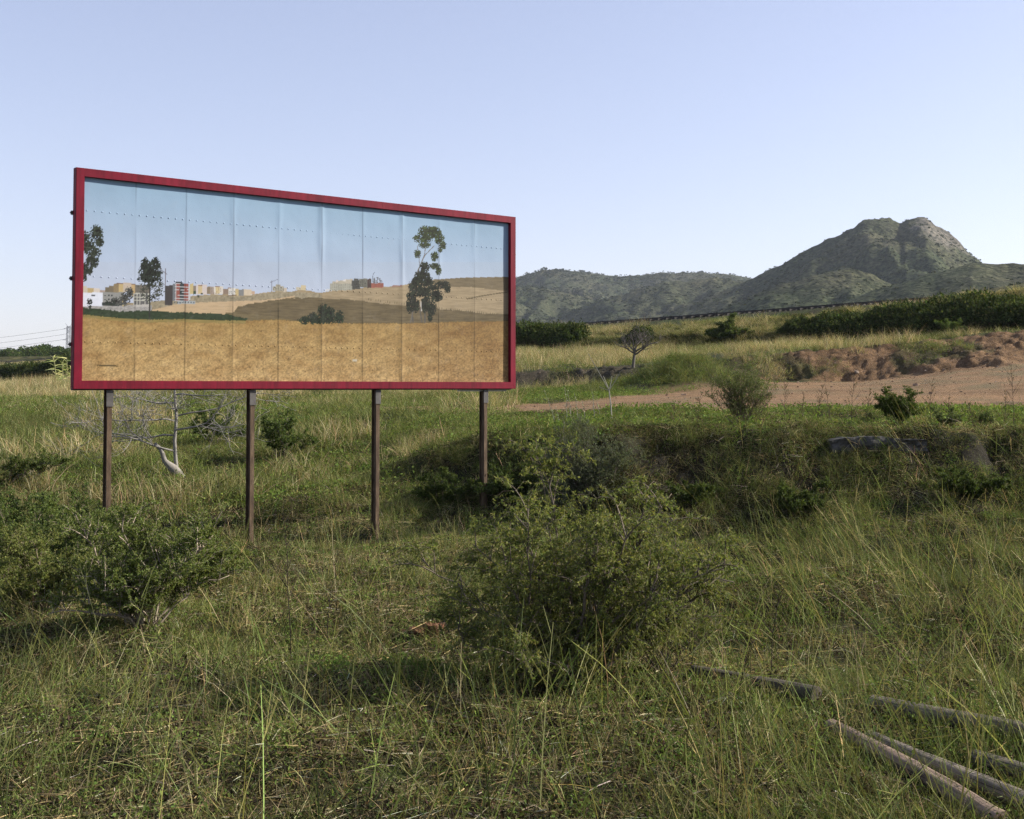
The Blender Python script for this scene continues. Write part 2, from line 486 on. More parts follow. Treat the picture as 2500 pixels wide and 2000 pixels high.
# ------------------------------------------------------------------ hills
RIDGES = [  # depth, front length, back length, crest (photo px, py)
    (1600, 800, 500, [(0, 930), (200, 880), (500, 850), (800, 760), (1000, 715), (1150, 690), (1254, 675), (1300, 664), (1350, 656), (1423, 661), (1499, 674), (1534, 673), (1617, 664), (1715, 664), (1805, 671), (1900, 690), (2100, 720), (2500, 740), (3600, 760)]),
    (1200, 520, 400, [(300, 900), (600, 800), (900, 730), (1100, 695), (1254, 695), (1350, 707), (1430, 727), (1500, 748), (1560, 785), (1700, 850), (3600, 950)]),
    (1050, 480, 400, [(900, 940), (1200, 845), (1280, 812), (1370, 770), (1457, 733), (1548, 706), (1635, 688), (1743, 679), (1850, 692), (2000, 720), (2400, 800), (3600, 900)]),
    (850, 430, 400, [(1300, 900), (1560, 800), (1640, 762), (1700, 738), (1760, 714), (1800, 697), (1849, 673), (1900, 647), (1967, 611), (2020, 588), (2078, 559), (2110, 541), (2127, 533), (2150, 533), (2176, 531), (2204, 545), (2214, 536), (2245, 529), (2266, 531), (2287, 548), (2343, 588), (2398, 640), (2450, 675), (2550, 720), (2800, 800), (3600, 900)]),
    (560, 250, 200, [(1450, 860), (1620, 805), (1750, 762), (1852, 712), (1939, 688), (2009, 667), (2078, 655), (2130, 668), (2183, 688), (2235, 704), (2400, 740), (2800, 850), (3600, 950)]),
    (480, 210, 200, [(1700, 860), (1900, 790), (2044, 737), (2130, 707), (2200, 686), (2252, 670), (2300, 657), (2350, 646), (2398, 638), (2444, 637), (2500, 636), (2700, 622), (3000, 640), (3600, 700)]),
    (260, 150, 150, [(1600, 870), (1900, 800), (2100, 752), (2200, 737), (2300, 720), (2400, 705), (2500, 690), (2700, 670), (3000, 680), (3600, 740)]),
]

def hill_height(S, D):
    X = (S - 1250) / FPX * D
    H = np.full(S.shape, -5.0); R = np.zeros(S.shape); W = np.zeros(S.shape)
    for k, (Dc, lf, lb, pts) in enumerate(RIDGES):
        ps = np.array(pts, float)
        zc = np.array([zat(y, Dc) for y in ps[:, 1]])
        zi = np.interp(S, ps[:, 0], zc)
        t = np.where(D < Dc, (Dc - D) / lf, (D - Dc) / lb)
        f = np.clip(1 - t, 0, 1) ** 1.15
        gul = np.abs(fbm(X * 0.018 + k * 3.1, D * 0.006, 31 + k, 4) - 0.5) * 2
        n = (fbm(X * 0.03, D * 0.03, 41 + k, 4) - 0.5)
        amp = np.clip(t * 3.0, 0.03, 1) * np.clip((zi - 5) / 60, 0.1, 1.6)
        h = -4 + (zi + 4) * f - gul * 34 * amp * f + n * 18 * amp + (fbm(X * 0.12, D * 0.12, 55 + k, 3) - 0.5) * 4.0 * np.clip((zi - 5) / 60, 0.1, 1.2)
        crag = 0
        if k == 3:
            crag = sstep(0.62, 0.9, f * (zi / 130.0)) * sstep(1850, 2150, S)
            h = h + (fbm(X * 0.09, D * 0.09, 77, 4, 0.62) - 0.5) * 8 * crag * np.clip(t * 12, 0.25, 1)
            crag = crag * (0.12 + 0.75 * sstep(2190, 2330, S))
        up = h > H
        R = np.where(up, crag + 0 * S, R); W = np.where(up, k, W)
        H = np.where(up, h, H)
    return X, H, R, W

def hills():
    S = np.concatenate([np.arange(-300, 1100, 30.0), np.arange(1100, 2700, 5.0), np.arange(2700, 3601, 30.0)])
    D = np.concatenate([np.geomspace(112, 500, 90), np.geomspace(503, 2100, 170)])
    SS, DD = np.meshgrid(S, D)
    X, H, R, W = hill_height(SS, DD)
    v = np.stack([X, DD, H], -1).reshape(-1, 3)
    nr, nc = X.shape
    i = (np.arange(nr - 1)[:, None] * nc + np.arange(nc - 1)[None, :])
    q = np.stack([i, i + 1, i + nc + 1, i + nc], -1).reshape(-1, 4)
    me = mesh_np("hills", v, q, np.zeros((0, 3), int), None, True)
    for nm, arr in (("rock", R.ravel()), ("near", (W.ravel() >= 6).astype(float))):
        a = me.attributes.new(nm, 'FLOAT', 'POINT'); a.data.foreach_set("value", arr.astype(np.float32))
    m, t, out = nt("hill_scrub")
    tc = N(t, "ShaderNodeTexCoord").outputs["Object"]
    at = N(t, "ShaderNodeAttribute", attribute_name="rock").outputs["Fac"]
    nr_ = N(t, "ShaderNodeAttribute", attribute_name="near").outputs["Fac"]
    n1 = noise_tex(t, 0.012, 5, 0.6, tc); n2 = noise_tex(t, 0.16, 5, 0.65, tc); n3 = noise_tex(t, 0.06, 6, 0.7, tc)
    scrub = ramp(t, n2, [(0.3, (0.045, 0.062, 0.030)), (0.5, (0.085, 0.104, 0.052)), (0.68, (0.135, 0.142, 0.080))])
    dry = ramp(t, n2, [(0.3, (0.090, 0.094, 0.052)), (0.7, (0.175, 0.160, 0.100))])
    c = mix_rgb(t, ramp(t, n1, [(0.42, (0, 0, 0)), (0.66, (1, 1, 1))]), scrub, dry)
    rock = ramp(t, n3, [(0.3, (0.12, 0.11, 0.095)), (0.55, (0.27, 0.24, 0.20)), (0.75, (0.36, 0.32, 0.27))])
    rk = N(t, "ShaderNodeMath", operation='MULTIPLY_ADD', i_1=0.9, i_2=-0.02); t.links.new(at, rk.inputs[0])
    rk2 = N(t, "ShaderNodeMath", operation='ADD'); t.links.new(rk.outputs[0], rk2.inputs[0]); t.links.new(n3, rk2.inputs[1])
    c = mix_rgb(t, ramp(t, rk2.outputs[0], [(0.70, (0, 0, 0)), (0.95, (1, 1, 1))]), c, rock)
    c = mix_rgb(t, nr_, c, ramp(t, n2, [(0.3, (0.085, 0.09, 0.035)), (0.7, (0.17, 0.15, 0.07))]))
    c = mix_rgb(t, 1.0, c, ramp(t, noise_tex(t, 0.45, 3, 0.6, tc), [(0.36, (0.17, 0.19, 0.19)), (0.52, (0.44, 0.46, 0.44)), (0.66, (0.74, 0.74, 0.71))]), 'MULTIPLY')
    p = N(t, "ShaderNodeBsdfPrincipled"); p.inputs["Roughness"].default_value = 1.0
    p.inputs["Specular IOR Level"].default_value = 0.05
    t.links.new(c, p.inputs["Base Color"])
    t.links.new(bump(t, n2, 1.0, 3.0), p.inputs["Normal"])
    t.links.new(p.outputs[0], out.inputs[0])
    o = link("hills", me, m)
    tag(o, "scrub covered hills with a rocky double topped peak behind the embankment", kind="structure")
    # low far range at the left
    S = np.arange(-1500, 700, 20.0); D = np.linspace(3800, 5200, 24)
    SS, DD = np.meshgrid(S, D)
    ps = np.array([(-1500, 835), (-600, 838), (-200, 838), (0, 846), (40, 848), (70, 855), (90, 863), (140, 880), (300, 905), (700, 930)], float)
    zi = np.interp(SS, ps[:, 0], [zat(y, 4500) for y in ps[:, 1]])
    X = (SS - 1250) / FPX * DD
    Z = -5 + (zi + 5) * np.clip(1 - np.abs(DD - 4500) / 700, 0, 1) + (fbm(X * 0.01, DD * 0.01, 3, 3) - 0.5) * 12
    nr, nc = X.shape
    i = (np.arange(nr - 1)[:, None] * nc + np.arange(nc - 1)[None, :])
    q = np.stack([i, i + 1, i + nc + 1, i + nc], -1).reshape(-1, 4)
    o = link("far_hills", mesh_np("far_hills", np.stack([X, DD, Z], -1).reshape(-1, 3), q, np.zeros((0, 3), int), None, True), m)
    tag(o, "low bluish range on the horizon behind the pines", kind="structure")

hills()

# haze: the air between here and the hills
def haze():
    g = Geo()
    box(g, (-6500, -900, -8), (6500, 6500, 205))
    m, t, out = nt("haze_air")
    pv = N(t, "ShaderNodeVolumePrincipled")
    pv.inputs["Color"].default_value = (0.80, 0.88, 1.0, 1)
    pv.inputs["Density"].default_value = 0.00008
    pv.inputs["Anisotropy"].default_value = 0.2
    t.links.new(pv.outputs[0], out.inputs["Volume"])
    o = build(g, "haze", m)
    tag(o, "thin blue air softening the hills", kind="stuff")
USE_HAZE = True
if USE_HAZE: haze()

# ------------------------------------------------------------------ billboard
BO = np.array([-6.32985, 17.5596, CAMZ + 0.09995])       # inner bottom-left corner of the picture
BA = 0.672316
BT = np.array([math.cos(BA), math.sin(BA), 0.0]); BN = np.array([math.sin(BA), -math.cos(BA), 0.0])
BW, BH = 8.0, 3.0

def bpt(v):
    """board space (along, out of the board, up) to metres from the board's corner"""
    v = np.asarray(v, float)
    return v[..., 0:1] * BT + v[..., 1:2] * BN + v[..., 2:3] * np.array([0, 0, 1.0])

def board_px(u, h):
    """photo pixel at which a point of the picture was measured"""
    P = BO + bpt(np.stack([u, np.zeros_like(u), h], -1)) - np.array([0, 0, CAMZ])
    d = P[..., 1] * math.cos(PITCH) + P[..., 2] * math.sin(PITCH)
    w = -P[..., 1] * math.sin(PITCH) + P[..., 2] * math.cos(PITCH)
    return 1250 + FPX * P[..., 0] / d, CY - FPX * w / d

def srgb(r, g, b):
    c = np.array([r, g, b], float) / 255.0
    return np.where(c <= 0.04045, c / 12.92, ((c + 0.055) / 1.055) ** 2.4)

def paint_print(u, h):
    """the printed landscape: flat ink colours per point, u along the board and h up it (metres)"""
    px, py = board_px(u, h)
    n = len(px)
    def A(x, y): return (150 + x * 0.34783, 380 + y * 0.34783)
    def c1(xs, ys): a = [A(x, y) for x, y in zip(xs, ys)]; return np.array([p[0] for p in a]), np.array([p[1] for p in a])
    fine = fbm(px * 0.5, py * 0.5, 101, 3); mid = fbm(px * 0.08, py * 0.12, 102, 4); streak = fbm(px * 0.05, py * 0.45, 103, 4)
    C = np.zeros((n, 3))
    def put(mask, c, var=None, amt=0.25):
        cc = np.tile(c, (mask.sum(), 1)) if np.ndim(c) == 1 else c[mask]
        if var is not None: cc = cc * (1 + (var[mask] - 0.5)[:, None] * 2 * amt)
        C[mask] = cc
    # sky
    tv = np.clip((h - 1.25) / 1.75, 0, 1)[:, None]
    skyc = srgb(196, 203, 222) * (1 - tv) + srgb(150, 182, 205) * tv
    skyc = skyc * (1 + (fbm(px * 0.012, py * 0.015, 104, 3) - 0.5)[:, None] * 0.14)
    C[:] = skyc
    strip = np.floor(u / 0.8)
    C *= (1 + (_hash(strip, strip * 0, 5) - 0.5)[:, None] * 0.05)
    # far yellow hill (right) and rough skyline
    def below(pts, y=py):
        p = np.array(pts, float); return y > np.interp(px, p[:, 0], p[:, 1])
    sky_line = [(190, 742), (430, 738), (470, 722), (520, 719), (560, 719), (600, 722), (635, 716), (665, 712), (690, 710), (705, 714), (725, 709), (755, 709), (775, 715), (785, 715), (805, 711), (850, 705), (900, 702), (950, 700), (980, 697), (1030, 687), (1070, 682), (1130, 678), (1180, 677), (1245, 676)]
    put(below(sky_line), srgb(172, 145, 98), streak, 0.3)
    put(below([(190, 760), (470, 724), (520, 720), (600, 724), (640, 717), (665, 713), (700, 712), (780, 717), (790, 730), (1245, 760)]) & (px < 790), srgb(160, 142, 104), fbm(px * 0.25, py * 0.25, 105, 3), 0.45)
    # darker crest of the right hill, tracks
    put(below([(1070, 682), (1130, 678), (1245, 676)]) & ~below([(1060, 695), (1100, 701), (1150, 701), (1210, 708), (1245, 712)]) & (px > 1060), srgb(128, 108, 70), streak, 0.3)
    m = np.abs(py - np.interp(px, [1130, 1180, 1245], [732, 722, 712])) < 1.4
    put(m & (px > 1140), srgb(112, 92, 55))
    # bright stubble on the left middle ground
    put(below([(190, 775), (300, 768), (370, 757), (440, 741), (500, 738), (560, 736), (640, 733), (680, 729), (720, 722)]) & (px < 720), srgb(205, 168, 112), streak, 0.18)
    # dark field
    edge = (streak - 0.5) * 7
    put((py + edge > np.interp(px, [555, 566, 580, 600, 640, 680, 720, 760, 800, 850, 900, 950, 1000, 1100, 1180, 1245], [790, 768, 750, 744, 737, 731, 727, 727, 729, 731, 737, 743, 748, 757, 765, 768])) & (px > 550), srgb(114, 95, 56), streak, 0.45)
    put((py + edge > np.interp(px, [555, 600, 660, 720, 760], [764, 766, 770, 780, 800])) & (px > 550) & (px < 760), srgb(124, 104, 60), streak, 0.35)
    # rubble, then the green strip
    rub = (px < 370) & (py > 746) & (py < 762)
    put(rub, srgb(168, 160, 150), fbm(px * 0.4, py * 0.5, 106, 3), 0.5)
    gtop = np.interp(px, [190, 240, 290, 330, 360, 420, 480, 540, 565, 600], [750, 754, 760, 759, 758, 762, 764, 766, 770, 777])
    gtop = gtop + (fbm(px * 0.2, px * 0, 107, 3) - 0.5) * 5
    put((py > gtop) & (px < 605), srgb(48, 66, 34), fbm(px * 0.2, py * 0.35, 108, 3), 0.5)
    # golden field in front
    ftop = np.interp(px, [190, 240, 290, 360, 440, 520, 600, 680, 760, 850, 1000, 1130, 1245], [768, 772, 777, 781, 779, 782, 783, 781, 787, 790, 790, 786, 784])
    ftop = ftop + (fbm(px * 0.3, px * 0, 109, 3) - 0.5) * 3
    dep = np.clip((py - ftop) / 140, 0, 1)
    gold = srgb(180, 138, 74)[None] * (1 - dep[:, None]) + srgb(204, 160, 98)[None] * dep[:, None]
    gold = gold * (1 - 0.30 * sstep(880, 1200, px)[:, None] * np.array([0.8, 1.0, 1.25]))
    rust = fbm(px * 0.03, py * 0.06, 110, 4)
    gold = gold * (1 + (rust - 0.5)[:, None] * np.array([0.6, 0.8, 1.1]))
    gold = gold * (1 + (fbm(px * 0.35, py * 0.45, 111, 3) - 0.5)[:, None] * (0.9 + 0.6 * dep[:, None]))
    put(py > ftop, np.clip(gold * np.array([0.84, 0.88, 0.84]), 0.01, 1))
    put((py > ftop) & (py < ftop + 7) & (px < 600), srgb(150, 128, 66), streak, 0.3)
    spk = (vnoise(px * 0.45, py * 0.45, 112) > 0.945) & (py > ftop + 3)
    put(spk, srgb(112, 84, 44))
    put((np.abs(px - 866) < 6) & (np.abs(py - 880) < 2.5 + fine), srgb(206, 190, 160))
    put((np.abs(px - 262) < 26) & (np.abs(py - 893 - (px - 262) * 0.04) < 1.6), srgb(98, 78, 42))
    # ---- buildings: (x0, x1, top, bottom) in photo pixels
    def rect(x0, x1, y0, y1, c, slope=0.0):
        sh = (px - x0) * slope
        put((px > x0) & (px < x1) & (py > y0 + sh) & (py < y1 + sh), srgb(*c), fine, 0.12)
    def wins(x0, x1, y0, y1, nx, ny, c, fx=0.45, fy=0.45):
        a = (px - x0) / (x1 - x0) * nx; b = (py - y0) / (y1 - y0) * ny
        inside = (a > 0) & (a < nx) & (b > 0) & (b < ny)
        put(inside & (np.abs(a % 1 - 0.5) < fx / 2) & (np.abs(b % 1 - 0.5) < fy / 2), srgb(*c))
    K = 0.13912                                            # second crop scale (260 px wide)
    B = lambda x: 200 + x * K
    Yb = lambda y: 560 + y * K
    def r1(x0, x1, y0, y1, c): rect(B(x0), B(x1), Yb(y0), Yb(y1), c)
    r1(0, 90, 1000, 1110, (206, 190, 158)); r1(90, 210, 1030, 1110, (196, 164, 92)); r1(210, 310, 1040, 1110, (220, 200, 178))
    r1(310, 410, 1070, 1110, (180, 150, 128))
    r1(405, 470, 1015, 1110, (120, 105, 78)); r1(470, 555, 990, 1110, (128, 110, 80)); r1(555, 640, 960, 1110, (150, 124, 78))
    r1(640, 720, 955, 1130, (205, 172, 96)); r1(720, 870, 940, 1110, (205, 180, 150)); r1(865, 935, 970, 1170, (205, 165, 92))
    r1(935, 1190, 975, 1150, (118, 108, 92)); r1(600, 720, 945, 962, (128, 84, 62)); r1(860, 940, 962, 974, (128, 84, 62))
    r1(345, 720, 1105, 1300, (150, 146, 136)); wins(B(370), B(560), Yb(1130), Yb(1270), 3, 2, (52, 54, 58), 0.4, 0.35)
    r1(700, 725, 1150, 1350, (190, 165, 100))
    r1(900, 1180, 1120, 1340, (104, 100, 96))
    for yy in (1128, 1190, 1245): r1(885, 1110, yy - 8, yy + 8, (196, 190, 168))
    for xx in (905, 965, 1020, 1105, 1165): r1(xx - 8, xx + 8, 1120, 1350, (196, 190, 168))
    r1(0, 358, 1110, 1350, (226, 226, 234)); r1(160, 225, 1150, 1172, (90, 90, 95))
    r1(350, 700, 1285, 1345, (56, 62, 58)); r1(900, 1180, 1320, 1360, (190, 180, 165))
    # brick block under construction
    r1(1455, 1590, 985, 1330, (72, 64, 62)); r1(1590, 1875, 950, 1260, (196, 188, 182)); r1(1590, 1640, 950, 1250, (116, 118, 120))
    r1(1650, 1715, 965, 1250, (160, 72, 54)); r1(1715, 1790, 960, 1250, (52, 62, 64)); r1(1790, 1862, 965, 1250, (164, 74, 56))
    for yy in (960, 1005, 1058, 1110, 1162, 1214): r1(1630, 1870, yy - 5, yy + 5, (200, 196, 190))
    r1(1640, 1760, 922, 950, (60, 62, 66)); r1(1680, 1990, 1255, 1310, (170, 174, 172)); wins(B(1600), B(1990), Yb(1262), Yb(1305), 8, 1, (96, 104, 104), 0.6, 0.6)
    K2 = 0.12987
    def r2(x0, x1, y0, y1, c): rect(440 + x0 * K2, 440 + x1 * K2, 640 + y0 * K2, 640 + y1 * K2, c)
    def w2(x0, x1, y0, y1, nx, ny, c, fx=0.4, fy=0.45): wins(440 + x0 * K2, 440 + x1 * K2, 640 + y0 * K2, 640 + y1 * K2, nx, ny, c, fx, fy)
    r2(70, 155, 405, 715, (164, 74, 56)); r2(150, 190, 450, 720, (196, 190, 186)); r2(0, 65, 400, 710, (52, 62, 64))
    for yy in (470, 522, 575, 630, 690): r2(0, 190, yy - 6, yy + 6, (198, 194, 190))
    r2(185, 240, 405, 600, (206, 178, 100)); r2(240, 300, 450, 610, (140, 120, 100))
    r2(300, 500, 425, 610, (216, 196, 182)); r2(335, 415, 440, 600, (212, 182, 118)); r2(330, 418, 430, 446, (140, 92, 66))
    r2(500, 570, 465, 605, (150, 126, 92)); r2(565, 635, 460, 610, (170, 148, 128))
    r2(635, 810, 460, 605, (222, 206, 184)); r2(665, 740, 465, 600, (214, 186, 120)); r2(655, 742, 458, 470, (140, 92, 66))
    r2(810, 905, 500, 605, (150, 122, 98)); r2(905, 1040, 490, 625, (222, 212, 196)); r2(1040, 1095, 505, 630, (206, 176, 104)); r2(890, 950, 485, 500, (140, 92, 66))
    w2(905, 1040, 540, 600, 4, 2, (90, 96, 96)); r2(900, 1060, 618, 632, (110, 70, 58))
    r2(1095, 1200, 515, 630, (136, 134, 128)); r2(1200, 1340, 515, 625, (216, 190, 150)); r2(1340, 1400, 545, 600, (206, 164, 120))
    w2(500, 810, 480, 600, 9, 4, (120, 96, 76), 0.3, 0.4)
    r2(1740, 1950, 455, 545, (178, 168, 140)); r2(1800, 1890, 420, 460, (168, 158, 132)); r2(1950, 2000, 480, 560, (206, 186, 158)); w2(1745, 1950, 475, 540, 7, 2, (70, 66, 58), 0.5, 0.5)
    r2(250, 290, 545, 605, (62, 82, 56)); r2(380, 430, 575, 615, (56, 62, 50)); r2(320, 365, 625, 670, (80, 78, 50))
    def r3(x0, x1, y0, y1, c): rect(700 + x0 * K2, 700 + x1 * K2, 640 + y0 * K2, 640 + y1 * K2, c, -0.03)
    def w3(x0, x1, y0, y1, nx, ny, c, fx=0.4, fy=0.45): wins(700 + x0 * K2, 700 + x1 * K2, 640 + y0 * K2, 640 + y1 * K2, nx, ny, c, fx, fy)
    r3(180, 270, 470, 530, (206, 190, 156)); r3(265, 360, 440, 535, (214, 190, 136)); r3(725, 810, 510, 550, (214, 210, 204))
    r3(810, 1225, 400, 540, (176, 170, 146)); r3(860, 1000, 365, 410, (186, 172, 140)); r3(1000, 1110, 345, 410, (190, 176, 144)); r3(1110, 1240, 325, 410, (196, 180, 150))
    r3(1060, 1110, 330, 365, (226, 212, 196)); r3(930, 970, 345, 375, (222, 200, 180)); w3(815, 1225, 400, 530, 12, 4, (138, 132, 112), 0.5, 0.45)
    r3(1225, 1380, 350, 515, (88, 86, 78)); r3(1260, 1350, 310, 360, (92, 90, 82)); w3(1235, 1375, 350, 505, 6, 5, (44, 44, 42), 0.5, 0.5)
    r3(1365, 1510, 315, 480, (128, 124, 106)); w3(1370, 1505, 330, 470, 6, 6, (60, 60, 56), 0.5, 0.5)
    r3(1510, 1590, 320, 490, (84, 62, 56)); r3(1585, 1820, 400, 485, (176, 88, 62)); w3(1590, 1820, 395, 470, 8, 3, (110, 84, 76), 0.5, 0.5)
    for i, (xa, xb) in enumerate([(1540, 1800), (1640, 1790), (1650, 1750), (1680, 1720)]): r3(xa, xb, 378 - 30 * i, 388 - 30 * i, (78, 72, 66))
    for xx in (1560, 1640, 1700, 1750): r3(xx - 8, xx + 8, 300, 400, (88, 82, 76))
    r3(1970, 2156, 440, 470, (170, 120, 96))
    # cranes
    def seg(x0, y0, x1, y1, w, c):
        d = np.array([x1 - x0, y1 - y0]); L = np.hypot(*d); d = d / L
        a = (px - x0) * d[0] + (py - y0) * d[1]; b = np.abs(-(px - x0) * d[1] + (py - y0) * d[0])
        put((a > 0) & (a < L) & (b < w / 2), srgb(*c))
    seg(404, 656, 404, 698, 1.8, (110, 92, 92)); seg(388, 654, 408, 671, 1.5, (110, 92, 92))
    seg(663, 685, 663, 711, 1.3, (118, 116, 128)); seg(659, 690, 679, 682, 1.2, (118, 116, 128))
    seg(910, 672, 910, 690, 1.4, (80, 84, 92)); seg(910, 672, 914, 664, 1.3, (80, 84, 92))
    for xs, ys, k in (([900, 1130], [733, 762], 40), ([1100, 1240], [757, 772], 26)):
        for i in range(k):
            x = xs[0] + (xs[1] - xs[0]) * i / k; y = np.interp(x, xs, ys)
            seg(x, y - 4, x, y + 1, 0.9, (100, 84, 50))
    # ---- trees: blobs broken up by leaf-sized noise
    leafn = fbm(px * 0.42, py * 0.42, 121, 3, 0.6); lc = fbm(px * 0.3, py * 0.3, 122, 3)
    def tree(blobs, dark, light, thr=0.5):
        f = np.zeros(n)
        for (x, y, rx, ry) in blobs:
            f = np.maximum(f, 1.25 - ((px - x) / rx) ** 2 - ((py - y) / ry) ** 2)
        mask = (f > 0) & (f * 0.62 + (leafn - 0.5) * 2.0 > thr)
        cc = srgb(*dark)[None] * (1 - lc[:, None]) + srgb(*light)[None] * lc[:, None]
        put(mask, np.clip(cc * (0.45 + (leafn - 0.5)[:, None] * 2.4 + (fine - 0.5)[:, None] * 0.9), 0.004, 1))
    tree([(206, 580, 12, 16), (235, 572, 16, 22), (243, 592, 10, 12), (214, 602, 18, 16), (228, 618, 18, 14), (226, 638, 16, 16), (208, 655, 14, 16), (204, 674, 8, 14), (219, 660, 7, 12)], (34, 44, 36), (84, 96, 72), 0.1)
    tree([(305, 730, 14, 16), (315, 715, 10, 16), (285, 736, 14, 10)], (70, 70, 66), (112, 112, 102), 0.25)
    tree([(268, 740, 14, 7), (218, 738, 7, 9), (219, 748, 4, 8)], (40, 48, 40), (74, 84, 66), 0.25)
    tree([(365, 700, 30, 12), (385, 712, 16, 18), (350, 715, 12, 16), (392, 695, 8, 12), (372, 728, 24, 12)], (58, 62, 52), (104, 108, 88), 0.5)
    seg(365, 640, 365, 778, 3.6, (48, 46, 40))
    tree([(367, 668, 27, 26), (355, 652, 12, 22), (380, 648, 12, 18), (366, 682, 28, 10), (352, 640, 5, 9), (381, 636, 5, 8)], (26, 32, 28), (64, 78, 56), 0.04)
    seg(365, 690, 365, 778, 3.4, (50, 48, 42))
    # right eucalyptus group
    for a in ((1008, 788, 1004, 730, 3.4), (1030, 788, 1022, 740, 3.2), (1037, 788, 1037, 735, 3.6)): seg(a[0], a[1], a[2], a[3], a[4], (92, 84, 72))
    for a in ((1020, 660, 1035, 625, 2.6), (1035, 625, 1060, 600, 1.8), (1024, 650, 1018, 600, 1.6), (1035, 625, 1040, 590, 1.6), (1020, 660, 1012, 720, 3.5), (1012, 740, 1002, 788, 2.5)): seg(a[0], a[1], a[2], a[3], a[4], (112, 104, 92))
    tree([(1040, 566, 19, 14), (1058, 568, 18, 14), (1020, 582, 12, 10), (1040, 582, 16, 12), (1072, 582, 12, 14), (1080, 600, 9, 10), (1036, 598, 14, 9), (1018, 620, 9, 10), (1060, 626, 9, 12), (1060, 650, 14, 7), (1070, 662, 7, 10), (1074, 610, 6, 8)], (30, 44, 20), (92, 112, 56), 0.12)
    tree([(1036, 652, 12, 12), (1030, 675, 18, 16), (1044, 690, 16, 14), (1018, 690, 14, 14), (1008, 700, 12, 14), (1056, 702, 16, 10), (1082, 696, 16, 10), (1092, 705, 8, 10), (1030, 712, 28, 14), (1005, 722, 12, 12), (1065, 722, 16, 14), (1000, 745, 8, 20), (1040, 742, 12, 22), (1053, 752, 12, 18), (1050, 775, 6, 10), (1014, 745, 10, 18)], (22, 28, 20), (62, 74, 46), 0.04)
    seg(1027, 735, 1029, 760, 2.0, (196, 188, 176))
    tree([(745, 782, 12, 10), (765, 777, 14, 14), (790, 765, 14, 24), (806, 768, 12, 20), (828, 775, 12, 16), (780, 782, 50, 9)], (18, 30, 16), (58, 82, 44), 0.1)
    # seam shadow and gap lines, with grime, painted dark along the pasted edges
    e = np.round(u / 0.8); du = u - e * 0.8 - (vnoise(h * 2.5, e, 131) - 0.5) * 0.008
    seam_dark = np.exp(-(du / 0.010) ** 2) * np.clip(0.15 + 1.1 * (fbm(h * 1.3, e * 5.3, 132, 3) - 0.35) + 0.35 * (h < 1.2), 0, 0.8) * ((e > 0) & (e < 10))
    C *= (1 - seam_dark * 0.75)[:, None]
    lum = C @ np.array([0.3, 0.55, 0.15])
    sat = np.where((py > 640) & (py < ftop - 2), 0.74, 0.90)[:, None]
    C = lum[:, None] + (C - lum[:, None]) * sat
    return np.clip(C * np.array([0.53, 0.565, 0.61]), 0.003, 0.85)

